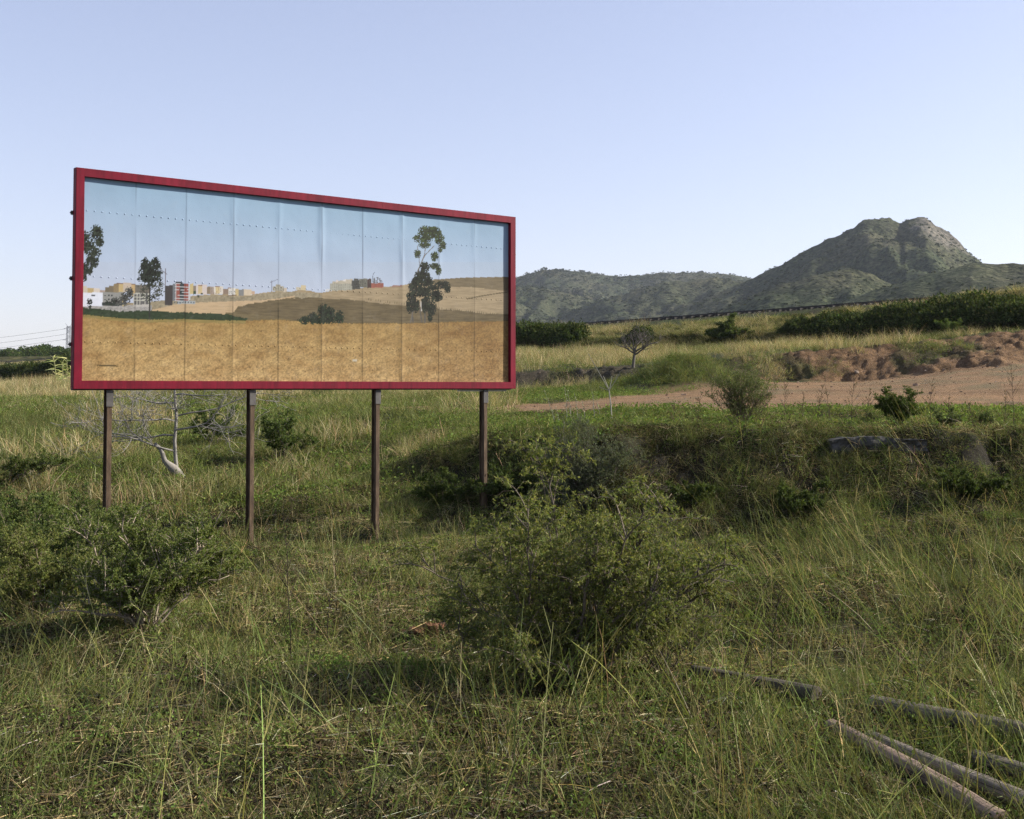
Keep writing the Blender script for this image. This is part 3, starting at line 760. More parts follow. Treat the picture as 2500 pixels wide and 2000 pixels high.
def billboard():
    root = empty("billboard", BO - np.array([0, 0, BO[2]]))
    tag(root, "large red framed billboard on four rusty steel posts showing a dry landscape picture", "billboard")
    zoff = np.array([0, 0, BO[2]])
    # printed strips
    m, t, out = nt("printed_paper")
    at = N(t, "ShaderNodeAttribute", attribute_name="col")
    p = N(t, "ShaderNodeBsdfPrincipled")
    p.inputs["Roughness"].default_value = 0.6; p.inputs["Specular IOR Level"].default_value = 0.14
    tc = N(t, "ShaderNodeTexCoord").outputs["Object"]
    nz = noise_tex(t, 3.0, 4, 0.5, tc)
    dirtc = mix_rgb(t, ramp(t, noise_tex(t, 6.0, 6, 0.7, tc), [(0.55, (0, 0, 0)), (0.8, (0.12, 0.12, 0.12))]), at.outputs["Color"], (0.25, 0.25, 0.24))
    t.links.new(dirtc, p.inputs["Base Color"])
    t.links.new(bump(t, nz, 0.25, 0.02), p.inputs["Normal"])
    t.links.new(p.outputs[0], out.inputs[0])
    strong = {3: 0.4, 5: 1.0, 7: 0.9, 1: 0.35, 9: 0.45, 4: 0.3, 2: 0.15, 6: 0.25, 8: 0.3}
    nu, nh = 72, 250
    seam_g = np.linspace(0, 1, nu) 
    for k in range(10):
        us = np.linspace(k * 0.8, (k + 1) * 0.8 + (0.006 if k < 9 else 0), nu); hs = np.linspace(0, BH, nh)
        U, Hh = np.meshgrid(us, hs); U = U.ravel(); Hh = Hh.ravel()
        out_ = (fbm(U * 0.9, Hh * 0.7, 71, 3) - 0.5) * 0.018
        for e, uu in ((k, k * 0.8), (k + 1, (k + 1) * 0.8)):
            st = strong.get(e, 0)
            if st:
                prof_ = np.clip((fbm(Hh * 1.1, np.full_like(Hh, e * 3.7), 81, 3) - 0.30) * 2.4, 0, 1.2)
                wv = 0.035 + 0.03 * vnoise(Hh * 2.0, np.full_like(Hh, e * 1.3), 82)
                out_ = out_ + st * 0.012 * prof_ * np.exp(-((U - uu - (vnoise(Hh * 3, Hh * 0 + e, 83) - .5) * 0.03) / wv) ** 2)
        for e, amp in ((7, 0.014), (5, 0.012)):
            out_ = out_ + amp * np.exp(-((U - e * 0.8 - 0.25) / 0.35) ** 2 - ((Hh - 2.2) / 0.35) ** 2)
        out_ = out_ - (0.0012 if k % 2 else 0.0)                      # overlapping edges
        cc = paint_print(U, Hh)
        g = Geo()
        i = (np.arange(nh - 1)[:, None] * nu + np.arange(nu - 1)[None, :])
        q = np.stack([i, i + 1, i + nu + 1, i + nu], -1).reshape(-1, 4)
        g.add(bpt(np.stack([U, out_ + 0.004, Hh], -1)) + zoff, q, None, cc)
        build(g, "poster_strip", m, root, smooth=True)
    # rivet rows of the metal sheets showing through the paper
    g = Geo()
    sides = 8
    for row, hh in enumerate((BH - 0.49, BH - 1.46, BH - 2.43)):
        for i in range(70):
            u = 0.06 + i * 8.0 / 70
            o_ = (fbm(np.array([u * 0.9]), np.array([hh * 0.7]), 71, 3)[0] - 0.5) * 0.018 + 0.004
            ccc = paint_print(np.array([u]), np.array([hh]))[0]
            vs = [[u, o_ + 0.007, hh]]
            for rr, dd in ((0.008, 0.005), (0.015, -0.001)):
                for a in range(sides):
                    vs.append([u + rr * math.cos(a * 2 * math.pi / sides), o_ + dd, hh + rr * math.sin(a * 2 * math.pi / sides)])
            tr = [[0, 1 + a, 1 + (a + 1) % sides] for a in range(sides)]
            qd = [[1 + a, 1 + sides + a, 1 + sides + (a + 1) % sides, 1 + (a + 1) % sides] for a in range(sides)]
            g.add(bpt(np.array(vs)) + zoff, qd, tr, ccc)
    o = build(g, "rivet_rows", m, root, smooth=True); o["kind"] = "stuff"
    # red frame, mitred box profiles
    m2, t, out = nt("crimson_paint")
    tc = N(t, "ShaderNodeTexCoord").outputs["Object"]
    nz = noise_tex(t, 2.2, 5, 0.6, tc); nf = noise_tex(t, 55, 4, 0.6, tc)
    c = ramp(t, nz, [(0.3, (0.100, 0.003, 0.0125)), (0.7, (0.145, 0.005, 0.018))])
    mps = N(t, "ShaderNodeMapping"); mps.inputs["Scale"].default_value = (6, 6, 0.6); t.links.new(tc, mps.inputs[0])
    c = mix_rgb(t, 1.0, c, ramp(t, noise_tex(t, 2.0, 5, 0.65, mps.outputs[0]), [(0.35, (0.72, 0.72, 0.72)), (0.65, (1.15, 1.15, 1.15))]), 'MULTIPLY')
    c = mix_rgb(t, ramp(t, nf, [(0.66, (0, 0, 0)), (0.76, (0.8, 0.8, 0.8))]), c, (0.22, 0.10, 0.085))
    p = N(t, "ShaderNodeBsdfPrincipled"); p.inputs["Roughness"].default_value = 0.55; p.inputs["Specular IOR Level"].default_value = 0.12
    t.links.new(c, p.inputs["Base Color"]); t.links.new(bump(t, nz, 0.15, 0.01), p.inputs["Normal"])
    t.links.new(p.outputs[0], out.inputs[0])
    FW, FP, FB = 0.125, 0.075, -0.05
    def rail(a_in, b_in, a_out, b_out, joint=0.0):
        """one frame length: inner and outer corners in board space (u, h)"""
        g = Geo(); be = 0.006
        n = 24
        rows = []
        for i in range(n + 1):
            f = i / n
            ii = np.array(a_in) * (1 - f) + np.array(b_in) * f; oo = np.array(a_out) * (1 - f) + np.array(b_out) * f
            w = (fbm(np.array([ii[0] * 1.3]), np.array([ii[1] * 1.3 + 4]), 91, 2)[0] - 0.5) * 0.008
            dd = (oo - ii); dn = dd / np.linalg.norm(dd)
            rows.append([[*ii, FB], [*ii, FP - be + w], [*(ii + dn * be), FP + w], [*(oo - dn * be), FP + w], [*oo, FP - be + w], [*oo, FB]])
        rows = np.array(rows)                                   # n+1, 6, (u,h,out)
        v = np.stack([rows[..., 0], rows[..., 2], rows[..., 1]], -1).reshape(-1, 3)
        q = []
        for i in range(n):
            for j in range(6):
                q.append([i * 6 + j, i * 6 + (j + 1) % 6, (i + 1) * 6 + (j + 1) % 6, (i + 1) * 6 + j])
        e = n * 6
        q += [[0, 1, 4, 5], [1, 2, 3, 4], [e + 5, e + 4, e + 1, e], [e + 4, e + 3, e + 2, e + 1]]
        g.add(bpt(v) + zoff, q)
        return build(g, "frame_rail", m2, root)
    j1, j2, gp = 5.15, 5.3, 0.0015
    rail((0, BH), (j1 - gp, BH), (-FW, BH + FW), (j1 - gp, BH + FW))
    rail((j1 + gp, BH), (BW, BH), (j1 + gp, BH + FW), (BW + FW, BH + FW))
    rail((0, 0), (j2 - gp, 0), (-FW, -FW), (j2 - gp, -FW))
    rail((j2 + gp, 0), (BW, 0), (j2 + gp, -FW), (BW + FW, -FW))
    rail((0, 0.001), (0, BH - 0.001), (-FW, -FW + 0.001), (-FW, BH + FW - 0.001))
    rail((BW, 0.001), (BW, BH - 0.001), (BW + FW, -FW + 0.001), (BW + FW, BH + FW - 0.001))
    # steel: back sheet, stringers, side skin, clips
    m3, t, out = nt("dark_steel")
    tc = N(t, "ShaderNodeTexCoord").outputs["Object"]
    c = ramp(t, noise_tex(t, 8, 5, 0.6, tc), [(0.3, (0.035, 0.033, 0.032)), (0.7, (0.085, 0.078, 0.072))])
    p = N(t, "ShaderNodeBsdfPrincipled"); p.inputs["Roughness"].default_value = 0.6; p.inputs["Metallic"].default_value = 0.3
    t.links.new(c, p.inputs["Base Color"]); t.links.new(p.outputs[0], out.inputs[0])
    bm_ = lambda v: bpt(v) + zoff
    g = Geo(); box(g, (-FW + 0.02, -0.10, -FW - 0.018), (BW + FW - 0.004, -0.052, BH + FW - 0.004), (0.06,) * 3, bm_)
    build(g, "back_sheet", m3, root)
    for hh in (0.35, 1.5, 2.65):
        g = Geo(); box(g, (0.0, -0.16, hh - 0.04), (BW, -0.102, hh + 0.04), (0.06,) * 3, bm_); build(g, "stringer", m3, root)
    for hh in (0.53, 1.50, 2.47):
        g = Geo(); box(g, (-FW - 0.02, -0.09, hh - 0.03), (-FW + 0.019, -0.053, hh + 0.03), (0.06,) * 3, bm_)
        box(g, (-FW - 0.035, -0.08, hh - 0.012), (-FW - 0.02, -0.06, hh + 0.012), (0.06,) * 3, bm_); build(g, "clip", m3, root)
    m4 = attr_mat("raw_batten", 0.8, 0.2, 40, 0.3)
    g = Geo(); box(g, (BW - 0.6, -0.155, 2.41), (BW + FW + 0.14, -0.103, 2.45), (0.42, 0.30, 0.16), bm_); build(g, "batten", m4, root)
    g = Geo(); box(g, (6.9, -0.118, -FW - 0.048), (8.0, -0.06, -FW - 0.020), (0.5, 0.48, 0.45), bm_); build(g, "drip_angle", m4, root)
    # I-beam posts
    m5, t, out = nt("rusty_beam")
    tc = N(t, "ShaderNodeTexCoord").outputs["Object"]
    mp = N(t, "ShaderNodeMapping"); mp.inputs["Scale"].default_value = (1, 1, 0.25); t.links.new(tc, mp.inputs[0])
    n1 = noise_tex(t, 14, 6, 0.65, mp.outputs[0]); n2 = noise_tex(t, 70, 4, 0.6, tc)
    c = ramp(t, n1, [(0.28, (0.032, 0.020, 0.013)), (0.5, (0.075, 0.049, 0.029)), (0.72, (0.13, 0.092, 0.056))])
    c = mix_rgb(t, 1.0, c, ramp(t, n2, [(0.3, (0.75,) * 3), (0.7, (1.2,) * 3)]), 'MULTIPLY')
    p = N(t, "ShaderNodeBsdfPrincipled"); p.inputs["Roughness"].default_value = 0.8; p.inputs["Specular IOR Level"].default_value = 0.25
    t.links.new(c, p.inputs["Base Color"]); t.links.new(bump(t, n2, 0.4, 0.004), p.inputs["Normal"]); t.links.new(p.outputs[0], out.inputs[0])
    for pxp in (268, 617, 923, 1186):
        # along-board position from the measured pixel
        uu = np.linspace(0, 8, 4001); xs, _ = board_px(uu, np.full_like(uu, -0.3)); u0 = float(np.interp(pxp, xs, uu))
        base = BO + bpt(np.array([u0, -0.06, 0]))
        z0 = float(height(np.array([base[0]]), np.array([base[1]]))[0]) - 0.35 - BO[2]
        pr = empty_mesh_post(u0, z0, bm_, m5, root)
        g = Geo(); box(g, (u0 - 0.052, 0.0, -FW - 0.26), (u0 + 0.052, 0.012, -FW - 0.02), (0.05,) * 3, bm_)
        build(g, "bracket", m3, pr)

def empty_mesh_post(u0, z0, bm_, mat, root):
    b, tf, tw, d0, d1 = 0.036, 0.010, 0.004, -0.150, -0.002
    prof_ = [(-b, d1), (b, d1), (b, d1 - tf), (tw, d1 - tf), (tw, d0 + tf), (b, d0 + tf), (b, d0), (-b, d0), (-b, d0 + tf), (-tw, d0 + tf), (-tw, d1 - tf), (-b, d1 - tf)]
    zs = np.array([z0, z0 + 0.4, -1.4, -0.7, -0.127])
    n = len(prof_)
    v = []
    for z in zs:
        for (a, d) in prof_: v.append([u0 + a, d, z])
    q = []
    for i in range(len(zs) - 1):
        for j in range(n):
            q.append([i * n + j, i * n + (j + 1) % n, (i + 1) * n + (j + 1) % n, (i + 1) * n + j])
    g = Geo(); g.add(bm_(np.array(v)), q)
    return build(g, "post", mat, root)

billboard()

# ------------------------------------------------------------------ railway on the embankment
def rail_line(n=90):
    s = np.linspace(-600, 3300, n)
    D = np.interp(s, S_COL, TAB[:, 12])
    X = (s - 1250) / FPX * D
    return np.stack([X, D, np.full(n, RAILZ)], -1)

def railway():
    P = rail_line()
    mid = P[len(P) // 2].copy(); mid[2] = RAILZ - 0.1
    root = empty("railway_track", mid)
    tag(root, "dark railway track running along the top of the far embankment", "railway")
    d = unit(np.gradient(P, axis=0)); nrm = np.stack([-d[:, 1], d[:, 0], 0 * d[:, 0]], -1)
    m = attr_mat("rail_steel", 0.7, 0.3, 20, 0.3)
    for off in (-0.75, 0.75):
        g = Geo()
        rows = []
        for a, b in ((-0.06, 0.0), (0.06, 0.0), (0.04, 0.13), (-0.04, 0.13)):
            rows.append(P + nrm * (off + a) + np.array([0, 0, b + 0.02]) - mid)
        R = np.stack(rows, 1); n = len(P)
        q = [[i * 4 + j, i * 4 + (j + 1) % 4, (i + 1) * 4 + (j + 1) % 4, (i + 1) * 4 + j] for i in range(n - 1) for j in range(4)]
        g.add(R.reshape(-1, 3), q, None, (0.035, 0.028, 0.024))
        build(g, "rail", m, root)
    # sleepers, too small to pick apart: one part
    g = Geo()
    seglen = np.r_[0, np.cumsum(np.linalg.norm(np.diff(P, axis=0), axis=1))]
    for L in np.arange(0, seglen[-1], 0.9):
        c = np.array([np.interp(L, seglen, P[:, k]) for k in range(3)])
        tv = np.array([np.interp(L, seglen, d[:, k]) for k in range(3)]); tv /= np.linalg.norm(tv)
        nv = np.array([-tv[1], tv[0], 0])
        v = []
        for z in (-0.16, 0.022):
            for a, b in ((-0.13, -1.3), (0.13, -1.3), (0.13, 1.3), (-0.13, 1.3)):
                v.append(c + tv * a + nv * b + np.array([0, 0, z]) - mid)
        g.add(v, [[4, 5, 6, 7], [0, 1, 5, 4], [1, 2, 6, 5], [2, 3, 7, 6], [3, 0, 4, 7]], None, (0.035, 0.03, 0.026))
    o = build(g, "sleepers", m, root); o["kind"] = "stuff"

railway()

# ------------------------------------------------------------------ pylons and wires
def pylon(base, H, label, wbase=6.0, arms=((0.95, 3.0), (0.76, 3.4), (0.57, 3.8)), thick=0.14):
    root = empty("electricity_pylon", base)
    tag(root, label, "pylon", "lattice pylons behind the pines")
    m = MAT['steel_grey']
    def w(z): return np.interp(z / H, [0, 0.55, 1.0], [wbase / 2, 1.15, 0.8])
    g = Geo()
    lv = np.array([0, 0.14, 0.27, 0.38, 0.48, 0.57, 0.67, 0.76, 0.86, 0.95, 1.0]) * H
    cs = ((-1, -1), (1, -1), (1, 1), (-1, 1))
    for (a, b) in cs:
        tube(g, [[a * w(z), b * w(z), z] for z in lv], thick, 4, (0.22, 0.23, 0.25))
    build(g, "mast", m, root)
    g = Geo()
    for k in range(len(lv) - 1):
        for i in range(4):
            (a0, b0), (a1, b1) = cs[i], cs[(i + 1) % 4]
            z0, z1 = lv[k], lv[k + 1]
            tube(g, [[a0 * w(z0), b0 * w(z0), z0], [a1 * w(z1), b1 * w(z1), z1]], thick * 0.6, 3, (0.22, 0.23, 0.25), False)
            tube(g, [[a1 * w(z0), b1 * w(z0), z0], [a0 * w(z1), b0 * w(z1), z1]], thick * 0.6, 3, (0.22, 0.23, 0.25), False)
    build(g, "bracing", m, root)
    for f, L in arms:
        z = f * H
        for s_ in (-1, 1):
            g = Geo()
            for b in (-1, 1):
                tube(g, [[s_ * w(z), b * w(z), z], [s_ * L, 0, z + 0.1]], thick * 0.7, 3, (0.22, 0.23, 0.25))
            tube(g, [[s_ * w(z), 0, z + 1.1], [s_ * L, 0, z + 0.1]], thick * 0.6, 3, (0.22, 0.23, 0.25))
            build(g, "cross_arm", m, root)
    g = Geo()
    for s_ in (-1, 1): tube(g, [[0, 0, H * 0.97], [s_ * 2.2, 0, H * 1.05]], thick * 0.6, 3, (0.22, 0.23, 0.25))
    build(g, "earth_wire_horn", m, root)
    return root

MAT['steel_grey'] = attr_mat("galvanised_lattice", 0.6, 0.3, 2, 0.15)
PD = 700.0
pb = ray_pt(167, 870, PD); pb[2] = 4.0
ph = ray_pt(167, 796, PD)[2] - 4.0
pylon(pb, ph / 1.0, "tall grey lattice pylon rising close beside the left edge of the billboard", 8.5)
p2 = ray_pt(120.5, 870, 1500.0); p2[2] = 4.0
pylon(p2, ray_pt(120, 841, 1500)[2] - 4.0, "small distant pylon whose forked top just clears the pines", 9.0, ((0.93, 9.0), (0.86, 6.0)), 0.22)
m_wire = attr_mat("power_cable", 0.6, 0.2, 1, 0.05)
for i, (ya, f, side, which) in enumerate(((802.5, 0.95, -1, "top"), (815.5, 0.76, -1, "middle"), (828.0, 0.57, -1, "bottom"))):
    a = ray_pt(163, ya, PD)
    b = ray_pt(-420, ya + 46, 980.0)
    ts = np.linspace(0, 1, 40)
    pts = a[None] * (1 - ts[:, None]) + b[None] * ts[:, None]
    pts[:, 2] -= 4 * 3.5 * ts * (1 - ts)
    g = Geo(); tube(g, pts - a, 0.085, 4, (0.25, 0.25, 0.28))
    o = build(g, "power_cable", m_wire, None, a)
    tag(o, f"{which} of the three thin power cables running left from the tall pylon", "cable", "power cables")

# ------------------------------------------------------------------ plants: generators
def bez(a, b, c, n):
    t = np.linspace(0, 1, n)[:, None]
    return a * (1 - t) ** 2 + 2 * b * t * (1 - t) + c * t * t

def shrub(name, label, cat, base, rx, ry, h, seed, stems=9, sec=11, twigs=9, lv=20, leafl=0.035, leafw=0.014,
          cols=((0.075, 0.105, 0.028),), wts=(1,), barkc=(0.16, 0.13, 0.10), droop=0.3, tipcol=None, tip=0.0,
          stem_r=0.018, low=0.12, group=None, arch=0.25, dead=0.0, lean=(0, 0), spread=0.05, full=3.2, tmin=0.22):
    r = np.random.default_rng(seed)
    root = empty(name, base)
    tag(root, label, cat, group)
    gb, gl = Geo(), Geo()
    LB, LD, LT = [], [], []
    for i in range(stems):
        a = 2 * np.pi * (i + r.uniform(-0.4, 0.4)) / stems
        e = low + (0.97 - low) * r.uniform(0, 1) ** 0.8                          # 0 = sideways, 1 = straight up
        rad = r.uniform(0.55, 1.06)
        tgt = np.array([math.cos(a) * rx * (1 - e ** full) ** 0.7 * rad, math.sin(a) * ry * (1 - e ** full) ** 0.7 * rad, h * (0.12 + 0.88 * e) * rad])
        tgt[0] += lean[0] * tgt[2]; tgt[1] += lean[1] * tgt[2]
        st = np.array([r.normal(0, spread), r.normal(0, spread), -0.05])
        ctl = (st + tgt) / 2 + np.array([0, 0, arch * h * (1 - e * 0.6)]) + r.normal(0, 0.07, 3) * h
        p = bez(st, ctl, tgt, 9) + np.r_[[np.zeros(3)], r.normal(0, 0.012 * h, (8, 3))]
        sr = stem_r * r.uniform(0.6, 1.1)
        tube(gb, p, np.linspace(sr, sr * 0.25, 9), 5, np.array(barkc) * r.uniform(0.7, 1.3))
        for j in range(sec):
            t = r.uniform(tmin, 1.0); k = t * 8; k0 = min(int(k), 7)
            q0 = p[k0] + (p[k0 + 1] - p[k0]) * (k - k0)
            dirv = unit(p[k0 + 1] - p[k0]) * 0.5 + rand_dirs(1, r, -0.25)[0] * 0.9 + np.array([0, 0, 0.25])
            dirv = unit(dirv); L = h * r.uniform(0.12, 0.42) * (1.15 - 0.5 * t)
            q1 = q0 + dirv * L - np.array([0, 0, droop * L * 0.35])
            pp = bez(q0, q0 + dirv * L * 0.55 + np.array([0, 0, 0.04 * h]), q1, 5)
            tube(gb, pp, np.linspace(sr * 0.4, sr * 0.12, 5), 3, np.array(barkc) * r.uniform(0.7, 1.3), False)
            for w in range(twigs):
                tt = r.uniform(0.15, 1.0) * 4; t0 = min(int(tt), 3)
                w0 = pp[t0] + (pp[t0 + 1] - pp[t0]) * (tt - t0)
                wd = unit(unit(q1 - q0) * 0.5 + rand_dirs(1, r, -0.5)[0] + np.array([0, 0, 0.1]))
                wl = h * r.uniform(0.05, 0.13)
                w1 = w0 + wd * wl - np.array([0, 0, droop * wl * 0.7])
                wp = bez(w0, w0 + wd * wl * 0.6, w1, 3)
                tube(gb, wp, [sr * 0.12, sr * 0.09, sr * 0.05], 3, np.array(barkc) * r.uniform(0.7, 1.3), False)
                if r.uniform() < dead: continue
                m = int(lv * r.uniform(0.6, 1.3))
                u = r.uniform(0.05, 1.0, m)[:, None]
                LB.append(wp[0] * (1 - u) ** 2 + 2 * wp[1] * u * (1 - u) + wp[2] * u * u)
                dd = wd[None] * 0.55 + r.normal(0, 0.75, (m, 3)); dd[:, 2] -= droop
                LD.append(unit(dd)); LT.append(np.clip(u[:, 0] * (0.4 + 0.6 * tt / 4), 0, 1))
    build(gb, "branches", MAT['bark'], root, smooth=True)["kind"] = "stuff"
    if LB:
        LB = np.concatenate(LB); LD = np.concatenate(LD); LT = np.concatenate(LT); n = len(LB)
        c = pick(n, np.array(cols), wts, 0.2, r)
        if tipcol is not None:
            f = (tip * LT * r.uniform(0, 1, n))[:, None]; c = c * (1 - f) + tint(n, tipcol, 0.15, r) * f
        leaves(gl, LB, LD, leafl * r.uniform(0.6, 1.3, n), leafw * r.uniform(0.7, 1.3, n), c, r)
        build(gl, "foliage", MAT['leaf'], root)["kind"] = "stuff"
    return root

def ground_z(x, y):
    return float(height(np.array([x], float), np.array([y], float))[0])

def at(px, D, dz=0.0):
    X = (px - 1250) / FPX * D
    return np.array([X, D, ground_z(X, D) + dz])

def bare_tree(label, base, trunk_pts, tr, barkc, boughs, seed, depth=3, twist=0.35, upc=0.3, name="bare_tree", spreadz=0.0, minr=0.0035):
    """a leafless tree; boughs = list of (t on trunk, direction, length)"""
    r = np.random.default_rng(seed)
    root = empty(name, base); tag(root, label, "tree")
    g = Geo(); tp = np.array(trunk_pts, float)
    tube(g, tp, np.linspace(tr, tr * 0.45, len(tp)), 8, barkc)
    build(g, "trunk", MAT['bark'], root, smooth=True)
    g = Geo()
    def grow(p, d, L, rad, lev):
        n = 6 if lev < 2 else 4
        pts = [p]; cur = p.copy(); dv = d.copy(); kids = []
        for i in range(n):
            dv = unit(dv + r.normal(0, twist * 0.5, 3) + np.array([0, 0, upc * 0.16]))
            cur = cur + dv * L / n; pts.append(cur.copy()); kids.append((cur.copy(), dv.copy(), i / n))
        r1 = max(rad * 0.45, minr)
        tube(g, np.array(pts), np.linspace(rad, r1, len(pts)), 6 if lev == 0 else (4 if lev == 1 else 3), np.array(barkc) * r.uniform(0.8, 1.15), True)
        if lev >= depth: return
        for (c, dd, f) in kids:
            if f < 0.15 and lev == 0: continue
            for _ in range(1 if lev else 2):
                if r.uniform() < (0.8 if lev else 0.62):
                    nd = unit(dd * 0.75 + rand_dirs(1, r, -0.55)[0] * 0.95 + np.array([0, 0, upc * 0.5]))
                    grow(c, nd, L * r.uniform(0.38, 0.66), max(rad * (1 - 0.5 * f) * 0.52, minr), lev + 1)
    for (t, d, L) in boughs:
        k = t * (len(tp) - 1); k0 = min(int(k), len(tp) - 2)
        p = tp[k0] + (tp[k0 + 1] - tp[k0]) * (k - k0)
        grow(p, unit(np.array(d, float)), L, tr * (0.62 - 0.25 * t), 0)
    build(g, "branches", MAT['bark'], root, smooth=True)
    return root

def weed(label, base, h, seed, colr=(0.05, 0.038, 0.026), lean=(0.05, 0.0), nb=14, spread=0.3, start=0.45, seeds=5, rstem=0.005, group=None, seedc=(0.10, 0.075, 0.04), name="dry_weed", cat="weed", seedl=0.02):
    """an upright dry stalk with thin side shoots and seed bits on the upper part"""
    r = np.random.default_rng(seed)
    root = empty(name, base); tag(root, label, cat, group)
    g = Geo()
    top = np.array([lean[0] * h, lean[1] * h, h])
    p = bez(np.array([0, 0, -0.05]), np.array([lean[0] * h * 0.2, 0, h * 0.5]), top, 9) + np.r_[[np.zeros(3)], r.normal(0, 0.006 * h, (8, 3))]
    tube(g, p, np.linspace(rstem, rstem * 0.3, 9), 5, colr)
    build(g, "stem", MAT['stalk'], root)
    g = Geo(); SB, SD = [], []
    for j in range(nb):
        t = r.uniform(start, 1.0); k = t * 8; k0 = min(int(k), 7)
        q0 = p[k0] + (p[k0 + 1] - p[k0]) * (k - k0)
        a = r.uniform(0, 2 * np.pi); L = spread * h * r.uniform(0.4, 1.0) * (1.25 - t)
        q1 = q0 + np.array([math.cos(a) * L * 0.65, math.sin(a) * L * 0.65, L * r.uniform(0.5, 1.0)])
        pp = bez(q0, (q0 + q1) / 2 + np.array([0, 0, -0.06 * L]), q1, 4)
        tube(g, pp, np.linspace(rstem * 0.5, rstem * 0.25, 4), 3, np.array(colr) * r.uniform(0.8, 1.3), False)
        for _ in range(seeds):
            u = r.uniform(0.3, 1.0); b = pp[0] * (1 - u) + pp[-1] * u
            SB.append(b); SD.append(rand_dirs(1, r, -0.2)[0])
    build(g, "side_shoots", MAT['stalk'], root)["kind"] = "stuff"
    if SB:
        n = len(SB); gl = Geo()
        leaves(gl, np.array(SB), np.array(SD), seedl * r.uniform(0.6, 1.4, n), seedl * 0.4, tint(n, seedc, 0.3, r), r)
        build(gl, "seed_heads", MAT['leaf'], root)["kind"] = "stuff"
    return root

# ------------------------------------------------------------------ pines at the left
def pines():
    r = np.random.default_rng(40)
    meshes = []
    for v in range(4):
        gt, gc = Geo(), Geo()
        tube(gt, [[0, 0, -0.5], [0.1, 0, 2.0], [0.0, 0.1, 4.2]], [0.28, 0.22, 0.14], 6, (0.12, 0.09, 0.07))
        for i in range(6):
            a = i * 1.05 + v; tube(gt, [[0, 0, 2.2 + 0.25 * i], [math.cos(a) * 1.8, math.sin(a) * 1.8, 3.6 + 0.15 * i]], [0.09, 0.03], 4, (0.12, 0.09, 0.07))
        for b in range(26):
            a = r.uniform(0, 6.28); rad = math.sqrt(r.uniform(0, 1)) * 2.7
            cz = 4.4 - 0.32 * rad ** 1.3 + r.normal(0, 0.3)
            if b > 15: cz -= r.uniform(0.6, 2.4)
            c = np.array([math.cos(a) * rad, math.sin(a) * rad, cz]); n = 90
            d = rand_dirs(n, r, -0.55); rr = r.uniform(0.5, 1.0, n)[:, None] ** 0.4 * np.array([0.85, 0.85, 0.6]) * r.uniform(0.75, 1.2)
            leaves(gc, c + d * rr, unit(d + r.normal(0, 0.5, (n, 3))), 0.34, 0.22, pick(n, [(0.045, 0.075, 0.018), (0.07, 0.105, 0.025), (0.095, 0.125, 0.035)], [1, 1, 0.6], 0.2, r), r)
        meshes.append((mesh_np("trunk", *gt.arrays()), mesh_np("crown", *gc.arrays())))
        meshes[-1][0].materials.append(MAT['bark']); meshes[-1][1].materials.append(MAT['pine'])
    spots = [(-35, 300, 847, "pine cut off by the left picture edge"), (22, 262, 850, "broad bushy pine nearest the left picture edge"), (52, 290, 846, "pine standing half behind the broad bushy pine at the left"),
             (88, 268, 848, "dark rounded pine in the middle of the row of pines"), (100, 340, 838, "tallest pine whose crown top stands above the row"), (122, 300, 846, "light green pine right of the tallest pine"),
             (150, 285, 848, "pine in front of the tall pylon"), (180, 300, 850, "pine touching the billboard's left edge"), (6, 250, 880, "small low pine at the foot of the row, far left"), (215, 300, 856, None)]
    for i, (px, D, ytop, lab) in enumerate(spots):
        if lab is None: continue
        base = at(px, D); top = ray_pt(px, ytop, D)[2]
        sc = max(0.25, (top - base[2]) / 5.0)
        root = empty("pine_tree", base); tag(root, lab, "tree", "pines beyond the railway")
        root.scale = (sc * r.uniform(0.95, 1.25), sc, sc); root.rotation_euler = (0, 0, r.uniform(0, 6.28))
        mt, mc = meshes[i % 4]
        link("trunk", mt, None, root); link("crown", mc, None, root)

pines()

# ------------------------------------------------------------------ trees and shrubs measured from the photograph
# white dead tree behind the first posts
tb = at(438, 27.0)
sc = 27.0 / FPX
bare_tree("pale leafless fig tree with wide twisting branches below the billboard", tb,
          [[0, 0, -0.1], [-0.06, 0, 0.35], [-0.09, 0, 0.8], [-0.06, 0.02, 1.3], [-0.10, 0, 1.9], [-0.02, 0, 2.5]], 0.048, (0.28, 0.265, 0.24),
          [(0.30, (-1, -0.4, 0.35), 1.5), (0.45, (-1, 0.2, 0.12), 1.9), (0.5, (1, -0.2, 0.1), 1.8), (0.58, (-0.9, -0.5, 0.0), 1.5), (0.62, (1, 0.3, 0.2), 1.9),
           (0.72, (-1, 0.1, 0.05), 1.1), (0.78, (0.9, -0.4, 0.3), 1.1), (0.66, (0.2, -0.9, 0.2), 0.9)], 5, 3, 0.34, 0.12, "fig_tree", minr=0.0042)
g = Geo()
tube(g, [[0.06, 0.02, -0.05], [-0.1, -0.05, 0.18], [-0.28, -0.1, 0.36], [-0.36, -0.12, 0.62], [-0.5, -0.14, 0.75]], [0.13, 0.11, 0.06, 0.045, 0.035], 7, (0.27, 0.25, 0.22))
o = build(g, "broken_stump_limb", MAT['bark'], bpy.data.objects["fig_tree"], smooth=True)

